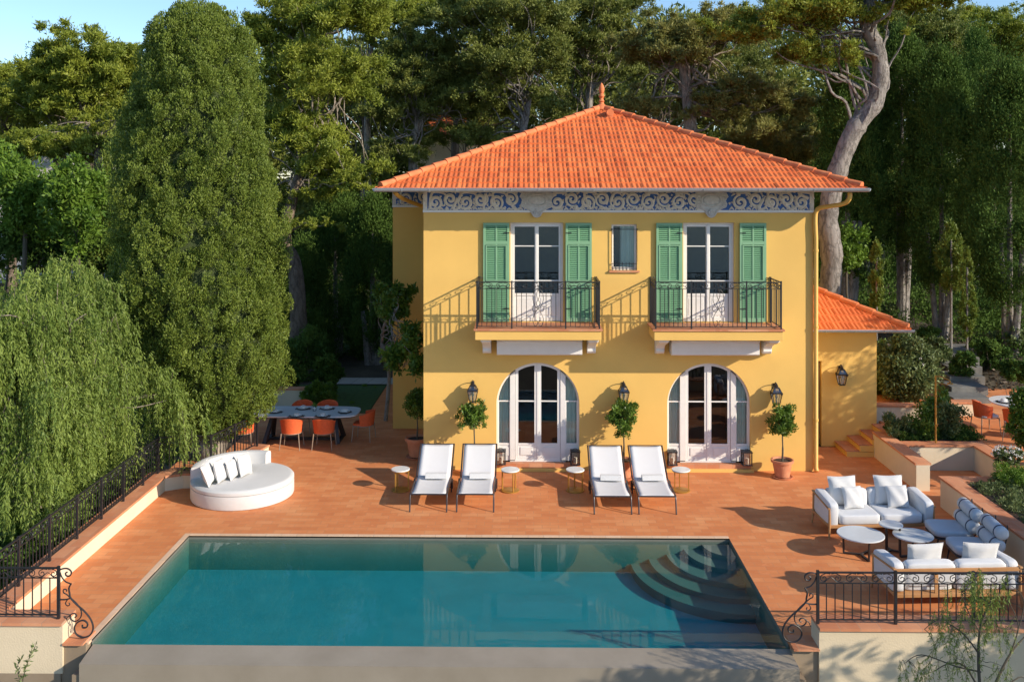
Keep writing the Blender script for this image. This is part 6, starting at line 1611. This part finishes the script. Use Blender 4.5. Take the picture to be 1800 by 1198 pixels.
# undergrowth on the slopes
def scatter_over(name, label, xr2, yr2, n, m_, leaf, h, seed, cat='undergrowth', cond=None):
    rg = np.random.default_rng(seed); k = n//70; x = rg.uniform(*xr2, k); y = rg.uniform(*yr2, k)
    if cond is not None: q = cond(x, y); x = x[q]; y = y[q]
    k = len(x); s = rg.uniform(.25, .7, k)*h; cen = np.stack([x, y, tz(x, y)+s*.6], 1)
    me = clumps(name, cen, np.stack([s*1.3, s*1.3, s], 1), n, leaf[0], leaf[1], rg, up=.6); me.materials.append(M[m_]); o = bpy.data.objects.new(name, me); C.objects.link(o); tag(o, label, cat, kind='stuff'); return o
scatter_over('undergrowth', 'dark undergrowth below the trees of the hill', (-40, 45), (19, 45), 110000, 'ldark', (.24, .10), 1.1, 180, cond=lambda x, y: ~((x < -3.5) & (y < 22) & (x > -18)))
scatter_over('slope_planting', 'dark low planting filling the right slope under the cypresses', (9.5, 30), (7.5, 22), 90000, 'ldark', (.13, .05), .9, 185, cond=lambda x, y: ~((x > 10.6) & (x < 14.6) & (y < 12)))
scatter_over('grass', 'grass blades of the lawn strips left of the villa', (-17, -4.7), (5.6, 20.8), 26000, 'lbright', (.07, .012), .10, 181, cat='grass', cond=lambda x, y: ((y < 9.1) & (x > -11.5)) | (y > 15.2))
scatter_over('low_scrub', 'low dark scrub on the ground below the left wall', (-20, -8.8), (-8, 5), 50000, 'ldark', (.13, .05), .7, 182)
# far wood closing the view
rg = np.random.default_rng(190); cen = []; rad = []
for i in range(520):
    px = rg.uniform(-150, 1950); D = rg.uniform(56, 70)
    top = interp([-150, 0, 130, 260, 330, 600, 700, 1000, 1300, 1600, 1950], [150, 130, 80, 110, 10, 20, 60, 10, 0, 20, 20], px)
    row = rg.uniform(top+45, 400); c_ = at(px, row, D); r_ = rg.uniform(1.2, 2.3); cen.append(c_); rad.append((r_, r_, r_*.8))
me = clumps('far_wood', np.array(cen), np.array(rad), 240000, .45, .15, rg, up=.4, out=.8, rnd=.6, shell=.55); me.materials.append(M['lpine2']); o = bpy.data.objects.new('distant_wood', me); C.objects.link(o); tag(o, 'wooded hillside closing the view behind the pines', 'wood', kind='stuff')
# white house glimpsed at the left
wc = at(120, 400, 52)
h = thing('white_house', 'white house glimpsed through the trees at the upper left', 'house', (wc.x, wc.y, 0), world=True)
m = MB(); x0, x1 = at(-30, 400, 52).x, at(200, 400, 52).x; m.box(x0, x1, 29, 36, -1, at(100, 268, 52).z); obj('wall', m, M['farwhite'], h)
for px in (40, 110, 152):
    for row in (300, 380):
        a = at(px, row, 52); m = MB(); m.box(a.x-.5, a.x+.5, 28.97, 29.02, a.z-.8, a.z+.8); obj('window', m, M['dark'], h)
m = MB(); m.box(x0-.3, x1+.3, 28.7, 36.3, at(100, 268, 52).z, at(100, 268, 52).z+.25); obj('roof', m, M['farwhite'], h)
# orange roofed house glimpsed behind the left roof slope
wc = at(780, 228, 54); h = thing('distant_house', 'orange roofed house barely glimpsed between the pines left of the villa roof', 'house', (wc.x, wc.y, 0), world=True)
m = MB(); m.box(wc.x-1.6, wc.x+1.6, wc.y, wc.y+6, 0, wc.z-.4); obj('wall', m, M['cream'], h)
m = MB(); m.add([(wc.x-1.9, wc.y-.4, wc.z-.4), (wc.x+1.9, wc.y-.4, wc.z-.4), (wc.x+1.9, wc.y+6.4, wc.z-.4), (wc.x-1.9, wc.y+6.4, wc.z-.4), (wc.x-1, wc.y+3, wc.z+1), (wc.x+1, wc.y+3, wc.z+1)], [(0, 1, 5, 4), (1, 2, 5), (2, 3, 4, 5), (3, 0, 4)]); obj('roof', m, M['roof'], h)
# tree off the right edge: it shades the planter, the grey chairs and the front wall
def shade_tree(x, y, label, seed, rr=2.0, zc=4.5, n=9000, gz=0):
    rg = np.random.default_rng(seed); t = thing('garden_tree', label, 'tree', (x, y, gz))
    k = 44; d = unit(rg.normal(size=(k, 3))); cen = d*rg.uniform(.3, 1, (k, 1))*np.array([rr, rr, rr*.9])+np.array([0, 0, zc-gz])
    crown_obj(t, clumps('f', cen, np.full(k, rr*.24)*rg.uniform(.6, 1.3, k), n, .16, .06, rg, up=.3), M['lbay'])
    m = MB(); wobble_tube(m, [(0, 0, -.2), (.1, 0, (zc-gz)*.4), (0, .1, zc-gz)], [.16, .13, .05], 8)
    for j in range(14): branch(m, (0, 0, (zc-gz)*rg.uniform(.45, .9)), Vector(cen[j]), .04, .01, rg, .3, 4, 5)
    obj('trunk', m, M['bark'], t, smooth=True)
shade_tree(13.7, -8.3, 'leafy tree standing outside the right edge beyond the sofas', 200, 1.05, 2.7, 4200, gz=.3)
shade_tree(11.6, -11.3, 'leafy tree on the lower ground before the bottom right wall', 201, 1.5, 2.0, 5000, gz=-3.2)
shade_tree(16.0, -2.2, 'leafy tree beyond the right planter outside the picture', 202, 1.7, 4.9, 6000, gz=.4)
shade_tree(7.7, -12.1, 'small leafy tree before the spillway wall', 203, 1.15, 1.9, 3000, gz=-3.2)
